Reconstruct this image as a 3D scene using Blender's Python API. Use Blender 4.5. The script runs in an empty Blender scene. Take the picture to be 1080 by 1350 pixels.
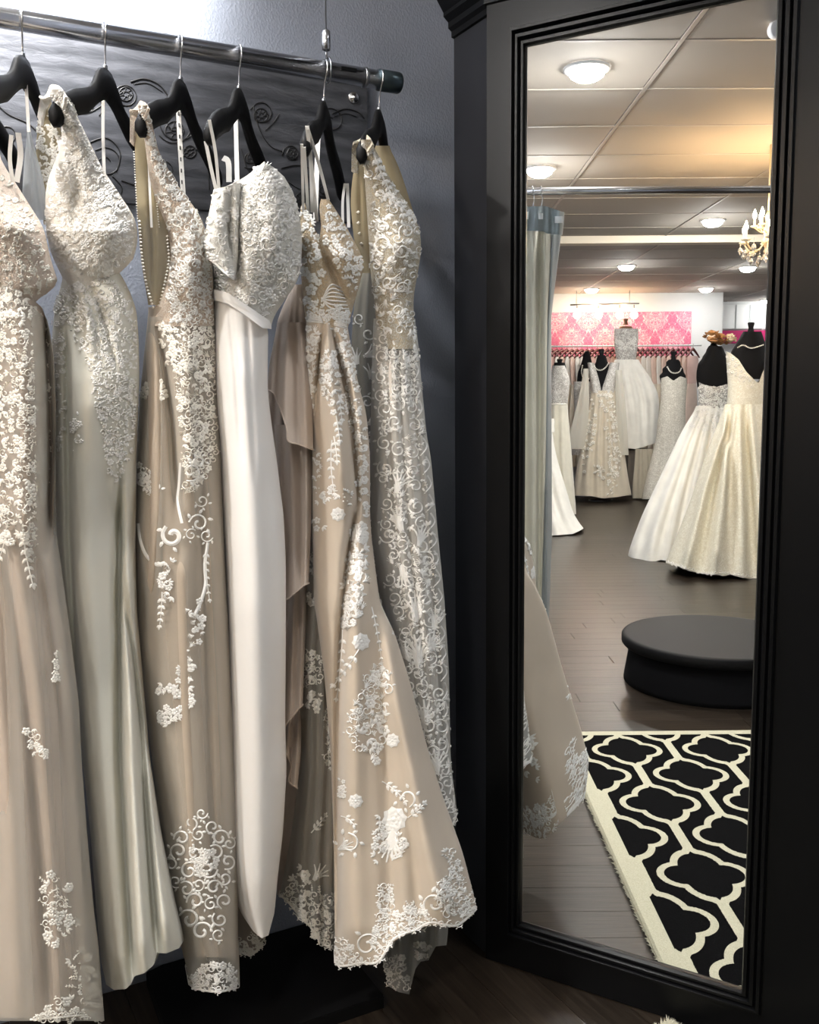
import bpy, math, random
import numpy as np

# ------------------------------------------------------------------ camera
F_PX, PITCH, ROLL, EYE = 1240.0, math.radians(6.9), math.radians(0.5), 1.30
fw = np.array([0, math.cos(PITCH), -math.sin(PITCH)])
r0 = np.array([1.0, 0, 0]); u0 = np.array([0, math.sin(PITCH), math.cos(PITCH)])
RT = r0 * math.cos(ROLL) - u0 * math.sin(ROLL)
UP = u0 * math.cos(ROLL) + r0 * math.sin(ROLL)
CAM = np.array([0, 0, EYE])
from mathutils import Matrix, Vector
SC = bpy.context.scene
COL = SC.collection
cd = bpy.data.cameras.new('camera'); cam = bpy.data.objects.new('camera', cd); COL.objects.link(cam)
cd.sensor_fit = 'HORIZONTAL'; cd.sensor_width = 36.0; cd.lens = 36.0 * F_PX / 1080.0
cd.clip_start = 0.02; cd.clip_end = 60
TURN = math.radians(62.0)                                   # everything is turned about the vertical so that the walls lie square to the axes
TM = np.array([[math.cos(TURN), -math.sin(TURN), 0], [math.sin(TURN), math.cos(TURN), 0], [0, 0, 1.0]])
mw = Matrix.Identity(4)
for i in range(3):
    mw[i][0] = (TM @ RT)[i]; mw[i][1] = (TM @ UP)[i]; mw[i][2] = -(TM @ fw)[i]; mw[i][3] = CAM[i]
cam.matrix_world = mw
SC.camera = cam

# ------------------------------------------------------------------ world, exposure
SC.view_settings.view_transform = 'Standard'
SC.view_settings.look = 'None'
SC.view_settings.gamma = 1.0
SC.view_settings.use_curve_mapping = False
SC.view_settings.exposure = 0.2
wd = bpy.data.worlds.new('world'); SC.world = wd; wd.use_nodes = True
wd.node_tree.nodes['Background'].inputs[0].default_value = (0.5, 0.5, 0.55, 1)
wd.node_tree.nodes['Background'].inputs[1].default_value = 0.05

# ------------------------------------------------------------------ geometry of the place
def ray(x, y):
    v = fw + RT * ((x - 540) / F_PX) - UP * ((y - 675) / F_PX)
    return v / v[1]
def at(x, y, Y): return CAM + ray(x, y) * Y                 # the point at a known distance
def on_z(x, y, z=0.0):
    v = ray(x, y); return CAM + v * ((z - EYE) / v[2])
def on_plane(x, y, p0, nn):
    v = ray(x, y); return CAM + v * (((p0 - CAM) @ nn) / (v @ nn))
def azv(d): return np.array([math.sin(math.radians(d)), math.cos(math.radians(d)), 0.0])

WALL_AZ, MIR_AZ = 62.0, -59.0
wdir = azv(WALL_AZ); wnor = azv(WALL_AZ + 90)               # along the rack wall; out of it into the room
mdir = azv(MIR_AZ + 180); mnor = azv(MIR_AZ - 90)           # along the mirror to the right; out of it
MP = on_z(656, 1264)                                        # a point of the mirror plane on the floor
def refl(P): P = np.asarray(P, float); return P - 2 * (((P - MP) @ mnor)[..., None] * mnor)
def refl_d(d): return d - 2 * (d @ mnor) * mnor
QD, PD = refl_d(np.array([1.0, 0, 0])), refl_d(np.array([0, 1.0, 0]))   # room axes: away from the rack wall; down the showroom
ROOM_ROT = math.atan2(QD[1], QD[0])

PC = on_plane(644, 1258, MP, mnor); PC[2] = 0               # front corner of the mirror cabinet
WP = PC + azv(WALL_AZ - 90) * 0.142                         # where its side meets the rack wall
def v_of(P): return refl(P)
WLP = WP - wnor * 0.15                                      # the rack wall itself, a hand's breadth behind the cabinet
XW = v_of(WLP)[0]                                           # in mirrored coordinates it is X = XW
RAIL_OFF = 0.056
def rail_pt(px, py=70):
    p = on_plane(px, py, WP + wnor * RAIL_OFF, wnor); return p
RAIL_Z = float(np.mean([rail_pt(0, 20)[2], rail_pt(300, 70)[2], rail_pt(520, 112)[2]]))
def rail_Y(px): return rail_pt(px)[1]

# ------------------------------------------------------------------ node helpers
class X:                                                    # tiny expression builder over math nodes
    def __init__(s, nt, sock): s.nt, s.s = nt, sock
    def _m(s, op, o=None, o2=None):
        n = s.nt.nodes.new('ShaderNodeMath'); n.operation = op
        s.nt.links.new(s.s, n.inputs[0])
        for k, q in ((1, o), (2, o2)):
            if q is None: continue
            if isinstance(q, X): s.nt.links.new(q.s, n.inputs[k])
            else: n.inputs[k].default_value = q
        return X(s.nt, n.outputs[0])
    def __add__(s, o): return s._m('ADD', o)
    def __sub__(s, o): return s._m('SUBTRACT', o)
    def __mul__(s, o): return s._m('MULTIPLY', o)
    def __truediv__(s, o): return s._m('DIVIDE', o)
    def abs(s): return s._m('ABSOLUTE')
    def fract(s): return s._m('FRACT')
    def floor(s): return s._m('FLOOR')
    def sqrt(s): return s._m('SQRT')
    def sin(s): return s._m('SINE')
    def mn(s, o): return s._m('MINIMUM', o)
    def mx(s, o): return s._m('MAXIMUM', o)
    def gt(s, o): return s._m('GREATER_THAN', o)
    def lt(s, o): return s._m('LESS_THAN', o)
    def step(s, a, b): return ((s - a) / (b - a))._m('MAXIMUM', 0.0)._m('MINIMUM', 1.0)

MATS = {}
def base_mat(name):
    m = bpy.data.materials.new(name); m.use_nodes = True
    nt = m.node_tree; b = nt.nodes['Principled BSDF']
    return m, nt, b
def link(nt, a, b): nt.links.new(a, b)
def objco(nt, kind='Object'):
    t = nt.nodes.new('ShaderNodeTexCoord'); return t.outputs[kind]
def noise(nt, vec, scale, detail=3, rough=0.5, dist=0.0):
    n = nt.nodes.new('ShaderNodeTexNoise'); n.inputs['Scale'].default_value = scale
    n.inputs['Detail'].default_value = detail; n.inputs['Roughness'].default_value = rough
    n.inputs['Distortion'].default_value = dist
    link(nt, vec, n.inputs['Vector']); return n.outputs['Fac']
def mapping(nt, vec, scale=(1, 1, 1), rot=(0, 0, 0), loc=(0, 0, 0)):
    n = nt.nodes.new('ShaderNodeMapping'); n.inputs['Scale'].default_value = scale
    n.inputs['Rotation'].default_value = rot; n.inputs['Location'].default_value = loc
    link(nt, vec, n.inputs['Vector']); return n.outputs['Vector']
def ramp(nt, fac, stops):
    n = nt.nodes.new('ShaderNodeValToRGB'); link(nt, fac, n.inputs[0])
    cr = n.color_ramp
    while len(cr.elements) < len(stops): cr.elements.new(0.5)
    for e, (p, c) in zip(cr.elements, stops): e.position = p; e.color = (*c, 1)
    return n.outputs[0]
def bump(nt, b, height, strength, dist=0.002):
    n = nt.nodes.new('ShaderNodeBump'); n.inputs['Strength'].default_value = strength
    n.inputs['Distance'].default_value = dist
    link(nt, height, n.inputs['Height']); link(nt, n.outputs[0], b.inputs['Normal'])
def vary(c, k): return tuple(min(1, x * k) for x in c)

def fabric(name, col, rough=0.75, sheen=0.25, scale=900, strength=0.25, mottle=0.08, spec=0.25):
    if name in MATS: return MATS[name]
    m, nt, b = base_mat(name)
    co = objco(nt)
    n = noise(nt, co, 9, 3)
    link(nt, ramp(nt, n, [(0.3, vary(col, 1 - mottle)), (0.7, vary(col, 1 + mottle * 0.5))]), b.inputs['Base Color'])
    b.inputs['Roughness'].default_value = rough
    b.inputs['Specular IOR Level'].default_value = spec
    b.inputs['Sheen Weight'].default_value = sheen; b.inputs['Sheen Roughness'].default_value = 0.5
    bump(nt, b, noise(nt, co, scale, 2), strength, 0.001)
    MATS[name] = m; return m
def lace_net(name, col, col2, scale=160, strength=0.7, thr=0.5):
    """net ground closely worked with thread: small curls of relief between the built motifs"""
    if name in MATS: return MATS[name]
    m, nt, b = base_mat(name)
    co = objco(nt)
    w = noise(nt, co, scale, 3, 0.55, 1.6)
    band = X(nt, w); band = ((band - 0.5).abs() * 14).mn(1.0)
    c = ramp(nt, band.s, [(0.15, col), (0.8, col2)])
    link(nt, c, b.inputs['Base Color']); b.inputs['Roughness'].default_value = 0.7
    b.inputs['Specular IOR Level'].default_value = 0.3
    inv = (band * -1.0) + 1.0
    bump(nt, b, inv.s, strength, 0.003)
    MATS[name] = m; return m
def tulle(name, col, opacity=0.4, scale=40):
    if name in MATS: return MATS[name]
    m, nt, b = base_mat(name)
    out = nt.nodes['Material Output']
    tr = nt.nodes.new('ShaderNodeBsdfTransparent')
    tl = nt.nodes.new('ShaderNodeBsdfTranslucent'); tl.inputs[0].default_value = (*col, 1)
    df = nt.nodes.new('ShaderNodeBsdfDiffuse'); df.inputs[0].default_value = (*col, 1)
    m1 = nt.nodes.new('ShaderNodeMixShader'); m1.inputs[0].default_value = 0.35
    link(nt, df.outputs[0], m1.inputs[1]); link(nt, tl.outputs[0], m1.inputs[2])
    m2 = nt.nodes.new('ShaderNodeMixShader')
    lw = nt.nodes.new('ShaderNodeLayerWeight'); lw.inputs[0].default_value = 0.45
    f = (X(nt, lw.outputs['Facing']) * 0.45 + opacity).mn(0.95)
    link(nt, f.s, m2.inputs[0])
    link(nt, tr.outputs[0], m2.inputs[1]); link(nt, m1.outputs[0], m2.inputs[2])
    link(nt, m2.outputs[0], out.inputs['Surface'])
    nt.nodes.remove(b)
    MATS[name] = m; return m
def plain(name, col, rough=0.5, metal=0.0, bscale=None, bstr=0.1, spec=0.5, mottle=0.0):
    if name in MATS: return MATS[name]
    m, nt, b = base_mat(name)
    co = objco(nt)
    if mottle:
        link(nt, ramp(nt, noise(nt, co, 5, 4), [(0.3, vary(col, 1 - mottle)), (0.7, vary(col, 1 + mottle))]), b.inputs['Base Color'])
    else: b.inputs['Base Color'].default_value = (*col, 1)
    b.inputs['Roughness'].default_value = rough; b.inputs['Metallic'].default_value = metal
    b.inputs['Specular IOR Level'].default_value = spec
    if bscale: bump(nt, b, noise(nt, co, bscale, 2), bstr, 0.002)
    MATS[name] = m; return m
def glow(name, col, strength):
    if name in MATS: return MATS[name]
    m, nt, b = base_mat(name)
    b.inputs['Base Color'].default_value = (*col, 1)
    b.inputs['Emission Color'].default_value = (*col, 1); b.inputs['Emission Strength'].default_value = strength
    MATS[name] = m; return m

# ------------------------------------------------------------------ object helpers
def setp(o, label=None, cat=None, group=None, kind=None):
    if label: o['label'] = label
    if cat: o['category'] = cat
    if group: o['group'] = group
    if kind: o['kind'] = kind
    return o
def thing(name, loc, label, cat, group=None, rotz=0.0):
    o = bpy.data.objects.new(name, None); COL.objects.link(o)
    o.empty_display_size = 0.1
    o.location = Vector([float(c) for c in TM @ np.asarray(loc, float)]); o.rotation_euler = (0, 0, rotz)
    return setp(o, label, cat, group)
def wloc(o):                                                # world matrix of a thing / part without a depsgraph update
    m = o.matrix_basis.copy()
    p = o.parent
    while p is not None: m = p.matrix_basis @ m; p = p.parent
    return m
def mesh_obj(name, V, Fs, mat, parent=None, smooth=False, local=False):
    """one mesh object; world vertices unless local"""
    V = np.asarray(V, float)
    if not local: V = V @ TM.T
    me = bpy.data.meshes.new(name)
    if parent is not None and not local:
        im = np.array(wloc(parent).inverted())
        V = V @ im[:3, :3].T + im[:3, 3]
        loc = None
    elif not local:
        loc = np.array([(V[:, 0].min() + V[:, 0].max()) / 2, (V[:, 1].min() + V[:, 1].max()) / 2, V[:, 2].min()])
        V = V - loc
    else: loc = None
    me.from_pydata(V.tolist(), [], [tuple(int(i) for i in f) for f in Fs])
    if smooth: me.polygons.foreach_set('use_smooth', [True] * len(me.polygons))
    if mat is not None:
        for mm in (mat if isinstance(mat, (list, tuple)) else [mat]): me.materials.append(mm)
    o = bpy.data.objects.new(name, me); COL.objects.link(o)
    if loc is not None: o.location = Vector(loc.tolist())
    if parent is not None: o.parent = parent
    return o
class MB:
    """collects shapes into one mesh"""
    def __init__(s): s.V, s.F, s.n = [], [], 0
    def add(s, V, F):
        V = np.asarray(V, float); s.V.append(V); s.F += [tuple(i + s.n for i in f) for f in F]; s.n += len(V); return s
    def box(s, c, ax, ay, az):
        """box from centre and three half-axis vectors"""
        c, ax, ay, az = [np.asarray(q, float) for q in (c, ax, ay, az)]
        V = [c + i * ax + j * ay + k * az for k in (-1, 1) for j in (-1, 1) for i in (-1, 1)]
        return s.add(V, [(0, 2, 3, 1), (4, 5, 7, 6), (0, 1, 5, 4), (2, 6, 7, 3), (0, 4, 6, 2), (1, 3, 7, 5)])
    def cbox(s, c, ax, ay, az, ch):
        """box with chamfered vertical-ish edges all round the az face outline"""
        c, ax, ay, az = [np.asarray(q, float) for q in (c, ax, ay, az)]
        la, lb, lc = [np.linalg.norm(q) for q in (ax, ay, az)]
        V = []
        for k, ins in ((-1, ch), (-1 + ch / lc, 0), (1 - ch / lc, 0), (1, ch)):
            for i, j in ((-1, -1), (1, -1), (1, 1), (-1, 1)):
                V.append(c + ax * i * (1 - ins / la) + ay * j * (1 - ins / lb) + az * k)
        F = [(3, 2, 1, 0), (12, 13, 14, 15)]
        for r in range(3):
            for q in range(4):
                a, b = r * 4 + q, r * 4 + (q + 1) % 4
                F.append((a, b, b + 4, a + 4))
        return s.add(V, F)
    def tube(s, pts, rad, n=8, closed=False, cap=True):
        pts = np.asarray(pts, float); m = len(pts)
        rad = np.broadcast_to(np.asarray(rad, float), (m,))
        T = np.gradient(pts, axis=0) if not closed else np.roll(pts, -1, 0) - np.roll(pts, 1, 0)
        T /= np.linalg.norm(T, axis=1)[:, None] + 1e-12
        a = np.array([0, 0, 1.0]) if abs(T[0][2]) < 0.9 else np.array([1.0, 0, 0])
        N = np.cross(T[0], a); N /= np.linalg.norm(N)
        V = []; ang = np.arange(n) * 2 * math.pi / n
        for i in range(m):
            N = N - T[i] * (N @ T[i]); N /= np.linalg.norm(N) + 1e-12
            B = np.cross(T[i], N)
            V.append(pts[i] + rad[i] * (np.cos(ang)[:, None] * N + np.sin(ang)[:, None] * B))
        V = np.concatenate(V); F = []
        for i in range(m if closed else m - 1):
            for k in range(n):
                k2 = (k + 1) % n; j = (i + 1) % m
                F.append((i * n + k, i * n + k2, j * n + k2, j * n + k))
        if cap and not closed:
            F.append(tuple(range(n - 1, -1, -1))); F.append(tuple((m - 1) * n + k for k in range(n)))
        return s.add(V, F)
    def lathe(s, c, prof, n=24, axis=(0, 0, 1), cap=True):
        """profile of (radius, height) turned about an axis through c"""
        c = np.asarray(c, float); az = np.asarray(axis, float); az /= np.linalg.norm(az)
        a = np.array([1.0, 0, 0]) if abs(az[0]) < 0.9 else np.array([0, 1.0, 0])
        ax = np.cross(az, a); ax /= np.linalg.norm(ax); ay = np.cross(az, ax)
        ang = np.arange(n) * 2 * math.pi / n
        V = np.concatenate([c + az * z + r * (np.cos(ang)[:, None] * ax + np.sin(ang)[:, None] * ay) for r, z in prof])
        F = []
        for i in range(len(prof) - 1):
            for k in range(n):
                k2 = (k + 1) % n
                F.append((i * n + k, i * n + k2, (i + 1) * n + k2, (i + 1) * n + k))
        if cap:
            F.append(tuple(range(n - 1, -1, -1))); F.append(tuple((len(prof) - 1) * n + k for k in range(n)))
        return s.add(V, F)
    def ribbon(s, pts, side, w, th=0.0012):
        """flat strip along pts, width w across the direction side, thickness th"""
        pts = np.asarray(pts, float); m = len(pts)
        T = np.gradient(pts, axis=0); T /= np.linalg.norm(T, axis=1)[:, None] + 1e-12
        sd = np.broadcast_to(np.asarray(side, float), pts.shape)
        sd = sd - T * np.sum(sd * T, 1)[:, None]; sd /= np.linalg.norm(sd, axis=1)[:, None] + 1e-12
        nn = np.cross(T, sd); w = np.broadcast_to(np.asarray(w, float), (m,))[:, None]
        V = np.stack([pts - sd * w / 2 - nn * th, pts + sd * w / 2 - nn * th, pts + sd * w / 2 + nn * th, pts - sd * w / 2 + nn * th], 1).reshape(-1, 3)
        F = [(0, 1, 2, 3), tuple((m - 1) * 4 + k for k in (3, 2, 1, 0))]
        for i in range(m - 1):
            for k in range(4): F.append((i * 4 + k, (i + 1) * 4 + k, (i + 1) * 4 + (k + 1) % 4, i * 4 + (k + 1) % 4))
        return s.add(V, F)
    def prism(s, poly, z0, z1):
        n = len(poly); V = [(*p[:2], z0) for p in poly] + [(*p[:2], z1) for p in poly]
        F = [tuple(range(n - 1, -1, -1)), tuple(range(n, 2 * n))] + [(i, (i + 1) % n, n + (i + 1) % n, n + i) for i in range(n)]
        return s.add(V, F)
    def xf(s, fn):
        s.V = [fn(v) for v in s.V]; return s
    def build(s, name, mat, parent=None, smooth=False, local=False):
        return mesh_obj(name, np.concatenate(s.V), s.F, mat, parent, smooth, local)

def smooth_pts(pts, n=40):
    """Catmull-Rom through points"""
    P = np.asarray(pts, float); P = np.vstack([2 * P[0] - P[1], P, 2 * P[-1] - P[-2]])
    out = []; m = len(P) - 3
    for i in range(m):
        a, b, c, d = P[i:i + 4]
        k = max(2, n // m)
        for t in np.linspace(0, 1, k, endpoint=(i == m - 1)):
            out.append(0.5 * (2 * b + (c - a) * t + (2 * a - 5 * b + 4 * c - d) * t * t + (3 * b - a - 3 * c + d) * t ** 3))
    return np.array(out)

def v2r(V): return refl(V)                                   # mirrored layout -> the room itself
def vbox(x0, x1, y0, y1, z0, z1):
    return MB().box(((x0 + x1) / 2, (y0 + y1) / 2, (z0 + z1) / 2), ((x1 - x0) / 2, 0, 0), (0, (y1 - y0) / 2, 0), (0, 0, (z1 - z0) / 2)).xf(v2r)

# ------------------------------------------------------------------ cloth
class Cloth:
    """a closed hanging garment piece: outline rows (y, left, right), distance, half thickness, folds"""
    def __init__(s, rows, Y, b, top=None, bot=None, virtual=False, seed=0):
        R = np.array(rows, float); s.ry, s.rl, s.rr = R[:, 0], R[:, 1], R[:, 2]
        s.Y = Y if isinstance(Y, (list, tuple)) else [(0, Y), (2000, Y)]
        s.b = b if isinstance(b, (list, tuple)) else [(0, b), (2000, b)]
        s.top = np.array(top if top else [(-999, R[0, 0]), (2999, R[0, 0])], float)
        s.bot = np.array(bot if bot else [(-999, R[-1, 0]), (2999, R[-1, 0])], float)
        s.kb = .55; s.folds = []; s.virtual = virtual; s.rnd = random.Random(seed)
    def lim(s, y):
        l = np.interp(y, s.ry, s.rl); r = np.interp(y, s.ry, s.rr)
        for dy in (-9, 9):
            l = l + np.interp(y + dy, s.ry, s.rl); r = r + np.interp(y + dy, s.ry, s.rr)
        return l / 3, r / 3
    def fold(s, pts, w, amp, w2=None):
        P = np.array(pts, float); s.folds.append((P[:, 1], P[:, 0], w, w if w2 is None else w2, amp)); return s
    def pleats(s, n, amp, w0, w1, y0, y1, lo=0.05, hi=0.95, wob=0.03):
        for i in range(n):
            t = lo + (hi - lo) * (i + 0.5) / n + s.rnd.uniform(-1, 1) * 0.25 * (hi - lo) / n
            ys = np.linspace(y0, y1, 6); l, r = s.lim(ys)
            tt = t + np.cumsum([s.rnd.uniform(-wob, wob) * 0.4 for _ in ys])
            s.fold(list(zip(l + (r - l) * tt, ys)), w0, amp * s.rnd.uniform(0.6, 1.2) * (1 if i % 2 else -1), w1)
        return s
    def pt(s, x, y, back=False, h=0.0):
        x = np.asarray(x, float); y = np.asarray(y, float)
        l, r = s.lim(y); a = np.maximum((r - l) / 2, 0.5); c = np.clip((x - (l + r) / 2) / a, -1, 1)
        sn = np.sqrt(np.maximum(0, 1 - c * c))
        yb = np.array(s.Y, float); bb = np.array(s.b, float)
        Y = np.interp(y, yb[:, 0], yb[:, 1]); b = np.interp(y, bb[:, 0], bb[:, 1])
        d = np.zeros_like(x)
        for fy, fx, w, w2, amp in s.folds:
            o = np.argsort(fy); ya, xa = fy[o], fx[o]
            t = np.clip((y - ya[0]) / max(1, ya[-1] - ya[0]), 0, 1)
            xf = np.interp(y, ya, xa); ww = w + (w2 - w) * t
            fade = np.clip((y - ya[0] + 25) / 60, 0, 1) * np.clip((ya[-1] + 25 - y) / 60, 0, 1)
            d = d + amp * fade * np.exp(-((x - xf) / ww) ** 2)
        edge = np.clip(sn * 3.0, 0, 1)
        depth = Y + s.kb * b * sn if back else Y - b * sn - d * edge
        v = fw + RT * ((x[..., None] - 540) / F_PX) - UP * ((y[..., None] - 675) / F_PX)
        v = v / v[..., 1:2]
        if not s.virtual: depth = np.minimum(depth, ((WLP - CAM) @ wnor) / (v @ wnor) - .03)   # cloth stays clear of the wall
        return CAM + v * (depth - h)[..., None]
    def nrm(s, x, y):
        e = 0.8
        l, r = s.lim(np.asarray(y, float)); x = np.clip(x, l + 1.2, r - 1.2)
        du = s.pt(x + e, y) - s.pt(x - e, y); dv = s.pt(x, y + e) - s.pt(x, y - e)
        n = np.cross(du, dv); n /= np.linalg.norm(n, axis=-1)[..., None] + 1e-12
        f = np.where(n[..., 1:2] > 0, -1.0, 1.0); return n * f
    def build(s, name, mat, parent, nu=56, nv=80, nb=18, wob=0.0, smooth=True, open_back=False):
        cs = [-math.cos(math.pi * i / nu) for i in range(nu + 1)]
        bs = [] if open_back else [math.cos(math.pi * (i + 1) / (nb + 1)) for i in range(nb)]
        C = np.array(cs + bs); isb = np.array([False] * len(cs) + [True] * len(bs))
        T = np.linspace(0, 1, nv + 1)
        Cg, Tg = np.meshgrid(C, T)
        y = s.ry[0] + (s.ry[-1] - s.ry[0]) * Tg
        for _ in range(6):
            l, r = s.lim(y); x = (l + r) / 2 + (r - l) / 2 * Cg
            yt = np.interp(x, s.top[:, 0], s.top[:, 1]); yb = np.interp(x, s.bot[:, 0], s.bot[:, 1])
            y = yt + (yb - yt) * Tg
        l, r = s.lim(y); x = (l + r) / 2 + (r - l) / 2 * Cg
        P = s.pt(x, y); Pb = s.pt(x, y, back=True)
        P = np.where(np.broadcast_to(isb[None, :, None], P.shape), Pb, P)
        V = P.reshape(-1, 3); n = len(C); Fs = []
        for i in range(nv):
            for k in range(n if not open_back else n - 1):
                k2 = (k + 1) % n
                Fs.append((i * n + k, (i + 1) * n + k, (i + 1) * n + k2, i * n + k2))
        if s.virtual: V = v2r(V)
        return mesh_obj(name, V, Fs, mat, parent, smooth)

class Lace:
    """embroidered motifs laid on a cloth: every leaf, petal, cord and bead is raised geometry"""
    def __init__(s, cloth, seed=1, h=0.0010, back=False): s.back = back; s.c = cloth; s.v = []; s.f = []; s.n = 0; s.r = random.Random(seed); s.h = h
    def add(s, xyh, F):
        s.v += xyh; s.f += [tuple(i + s.n for i in q) for q in F]; s.n += len(xyh)
    def leaf(s, x, y, a, L, W, hh=1.0):
        ca, sa = math.cos(a), math.sin(a)
        o = [(0, 0, .3), (.3, .5, .5), (.7, .42, .5), (1, 0, .3), (.7, -.42, .5), (.3, -.5, .5), (.5, 0, 1.6)]
        s.add([(x + ca * u * L - sa * v * W, y + sa * u * L + ca * v * W, s.h * hh * (0.6 + k)) for u, v, k in o],
              [(i, (i + 1) % 6, 6) for i in range(6)])
    def flower(s, x, y, r, n=None, rot=None):
        n = n or s.r.choice((5, 5, 6)); rot = s.r.uniform(0, 6.28) if rot is None else rot
        for i in range(n):
            a = rot + 6.2832 * i / n
            s.leaf(x + math.cos(a) * r * .2, y + math.sin(a) * r * .2, a, r * .9, r * .85)
        k = 6; s.add([(x + math.cos(i * 1.047) * r * .25, y + math.sin(i * 1.047) * r * .25, s.h * 1.6) for i in range(k)] + [(x, y, s.h * 3.2)],
                     [(i, (i + 1) % k, k) for i in range(k)])
    def rosette(s, x, y, r):
        s.flower(x, y, r, 8); s.flower(x, y, r * .6, 6)
    def cord(s, pts, w0, w1=None, n=24, hh=1.0):
        P = smooth_pts(pts, n); m = len(P); w1 = w0 if w1 is None else w1
        T = np.gradient(P, axis=0); T /= np.linalg.norm(T, axis=1)[:, None] + 1e-9
        L = []; Fs = []
        for i in range(m):
            w = (w0 + (w1 - w0) * i / (m - 1)) / 2; nx, ny = -T[i][1], T[i][0]
            for q, k in ((-1, .4), (0, 1.8), (1, .4)): L.append((P[i][0] + nx * w * q, P[i][1] + ny * w * q, s.h * k * hh))
            if i:
                a = (i - 1) * 3; b = i * 3
                Fs += [(a, a + 1, b + 1, b), (a + 1, a + 2, b + 2, b + 1)]
        s.add(L, Fs)
    def scroll(s, x, y, r, a=0.0, turns=1.15, dr=1, w=None, leaves=3):
        w = w or max(1.6, r * .24)
        pts = []
        for i in range(12):
            t = i / 11; rr = r * (1 - .78 * t); th = a + dr * t * turns * 6.2832
            pts.append((x + math.cos(th) * rr, y + math.sin(th) * rr))
        s.cord(pts, w * .7, w, 22)
        for i in range(leaves):
            th = a + dr * (0.06 + .17 * i) * 6.28
            s.leaf(x + math.cos(th) * r, y + math.sin(th) * r, th + dr * .7, r * .6, r * .32)
    def sprig(s, x, y, a, L, n=5, bend=0.5, w=1.5, lw=None):
        pts = []; th = a; px, py = x, y
        for i in range(n + 1):
            pts.append((px, py)); px += math.cos(th) * L / n; py += math.sin(th) * L / n; th += bend / n
        s.cord(pts, w, w * .6, 3 * n)
        lw = lw or L / n * 1.1
        for i in range(1, n + 1):
            t = math.atan2(pts[i][1] - pts[i - 1][1], pts[i][0] - pts[i - 1][0])
            k = 1 - .4 * i / n
            for sg in (-1, 1): s.leaf(*pts[i], t + sg * .75, lw * k, lw * .5 * k)
        s.leaf(*pts[-1], th, lw * .8, lw * .4)
    def bead(s, x, y, r):
        s.add([(x - r, y, s.h), (x, y - r, s.h), (x + r, y, s.h), (x, y + r, s.h), (x, y, s.h + r * .0016)], [(0, 1, 4), (1, 2, 4), (2, 3, 4), (3, 0, 4)])
    def beads(s, pts, step, r):
        P = smooth_pts(pts, 200); d = np.concatenate([[0], np.cumsum(np.linalg.norm(np.diff(P, axis=0), axis=1))])
        for q in np.arange(0, d[-1], step): s.bead(np.interp(q, d, P[:, 0]), np.interp(q, d, P[:, 1]), r)
    def plume(s, x, y, a, L, n=6, spread=1.6):
        """fan of long curved leaves, the acanthus of the heavy laces"""
        for i in range(n):
            t = (i + .5) / n - .5; b = a + t * spread; l = L * (1 - abs(t) * .5)
            e = (x + math.cos(b) * l, y + math.sin(b) * l)
            m = (x + math.cos(b - t * .5) * l * .55, y + math.sin(b - t * .5) * l * .55)
            s.cord([(x, y), m, e], L * .16, L * .05, 7)
    def fill(s, poly, n, r0, r1, kinds='ffllsp', sep=0.8, edge=None):
        P = np.array(poly, float); x0, y0 = P.min(0); x1, y1 = P.max(0); put = []
        def inside(x, y):
            c = False; j = len(P) - 1
            for i in range(len(P)):
                if (P[i][1] > y) != (P[j][1] > y) and x < (P[j][0] - P[i][0]) * (y - P[i][1]) / (P[j][1] - P[i][1]) + P[i][0]: c = not c
                j = i
            return c
        tries = 0
        while len(put) < n and tries < n * 30:
            tries += 1; x, y, r = s.r.uniform(x0, x1), s.r.uniform(y0, y1), s.r.uniform(r0, r1)
            if not inside(x, y) or any((x - q[0]) ** 2 + (y - q[1]) ** 2 < (sep * (r + q[2])) ** 2 for q in put[-400:]): continue
            put.append((x, y, r)); k = s.r.choice(kinds); a = s.r.uniform(0, 6.28)
            if k == 'f': s.flower(x, y, r)
            elif k == 'l':
                for i in range(3): s.leaf(x, y, a + (i - 1) * .8, r * 1.25, r * .55)
            elif k == 's': s.scroll(x, y, r, a, dr=s.r.choice((-1, 1)), leaves=2)
            elif k == 'p': s.sprig(x - math.cos(a) * r, y - math.sin(a) * r, a, r * 2.0, 3, s.r.uniform(-1, 1), 1.2, r * .7)
            elif k == 'u': s.plume(x - math.cos(a) * r * .6, y - math.sin(a) * r * .6, a, r * 1.7, 5)
            elif k == 'b': s.bead(x, y, max(1.0, r * .3))
        return s
    def hem(s, pts, w, step, r):
        """scalloped border along a hem"""
        s.cord(pts, w, w, 60)
        P = smooth_pts(pts, 200); d = np.concatenate([[0], np.cumsum(np.linalg.norm(np.diff(P, axis=0), axis=1))])
        for q in np.arange(step / 2, d[-1], step):
            x, y = np.interp(q, d, P[:, 0]), np.interp(q, d, P[:, 1])
            s.scroll(x, y - r * .3, r, s.r.uniform(0, 6.28), 1.0, s.r.choice((-1, 1)), leaves=2)
    def build(s, name, mat, parent):
        A = np.array(s.v); x, y, h = A[:, 0], A[:, 1], A[:, 2]
        l, r = s.c.lim(y); m = np.minimum(2.0, (r - l) * .1)
        xc = np.clip(x, l + m * .4, r - m * .4)
        P = s.c.pt(xc, y, s.back) + (s.c.nrm(xc, y) if not s.back else np.array([0, 1.0, 0])) * h[:, None]
        over = (x - xc)                                     # what hangs past the edge stays beside it
        P = P + np.outer(np.clip(over, -1.2, 1.2) * (np.interp(y, *np.array(s.c.Y, float).T) / F_PX), RT)
        if s.c.virtual: P = v2r(P)
        o = mesh_obj(name, P, s.f, mat, parent, False); o['kind'] = 'stuff'
        return o
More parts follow.
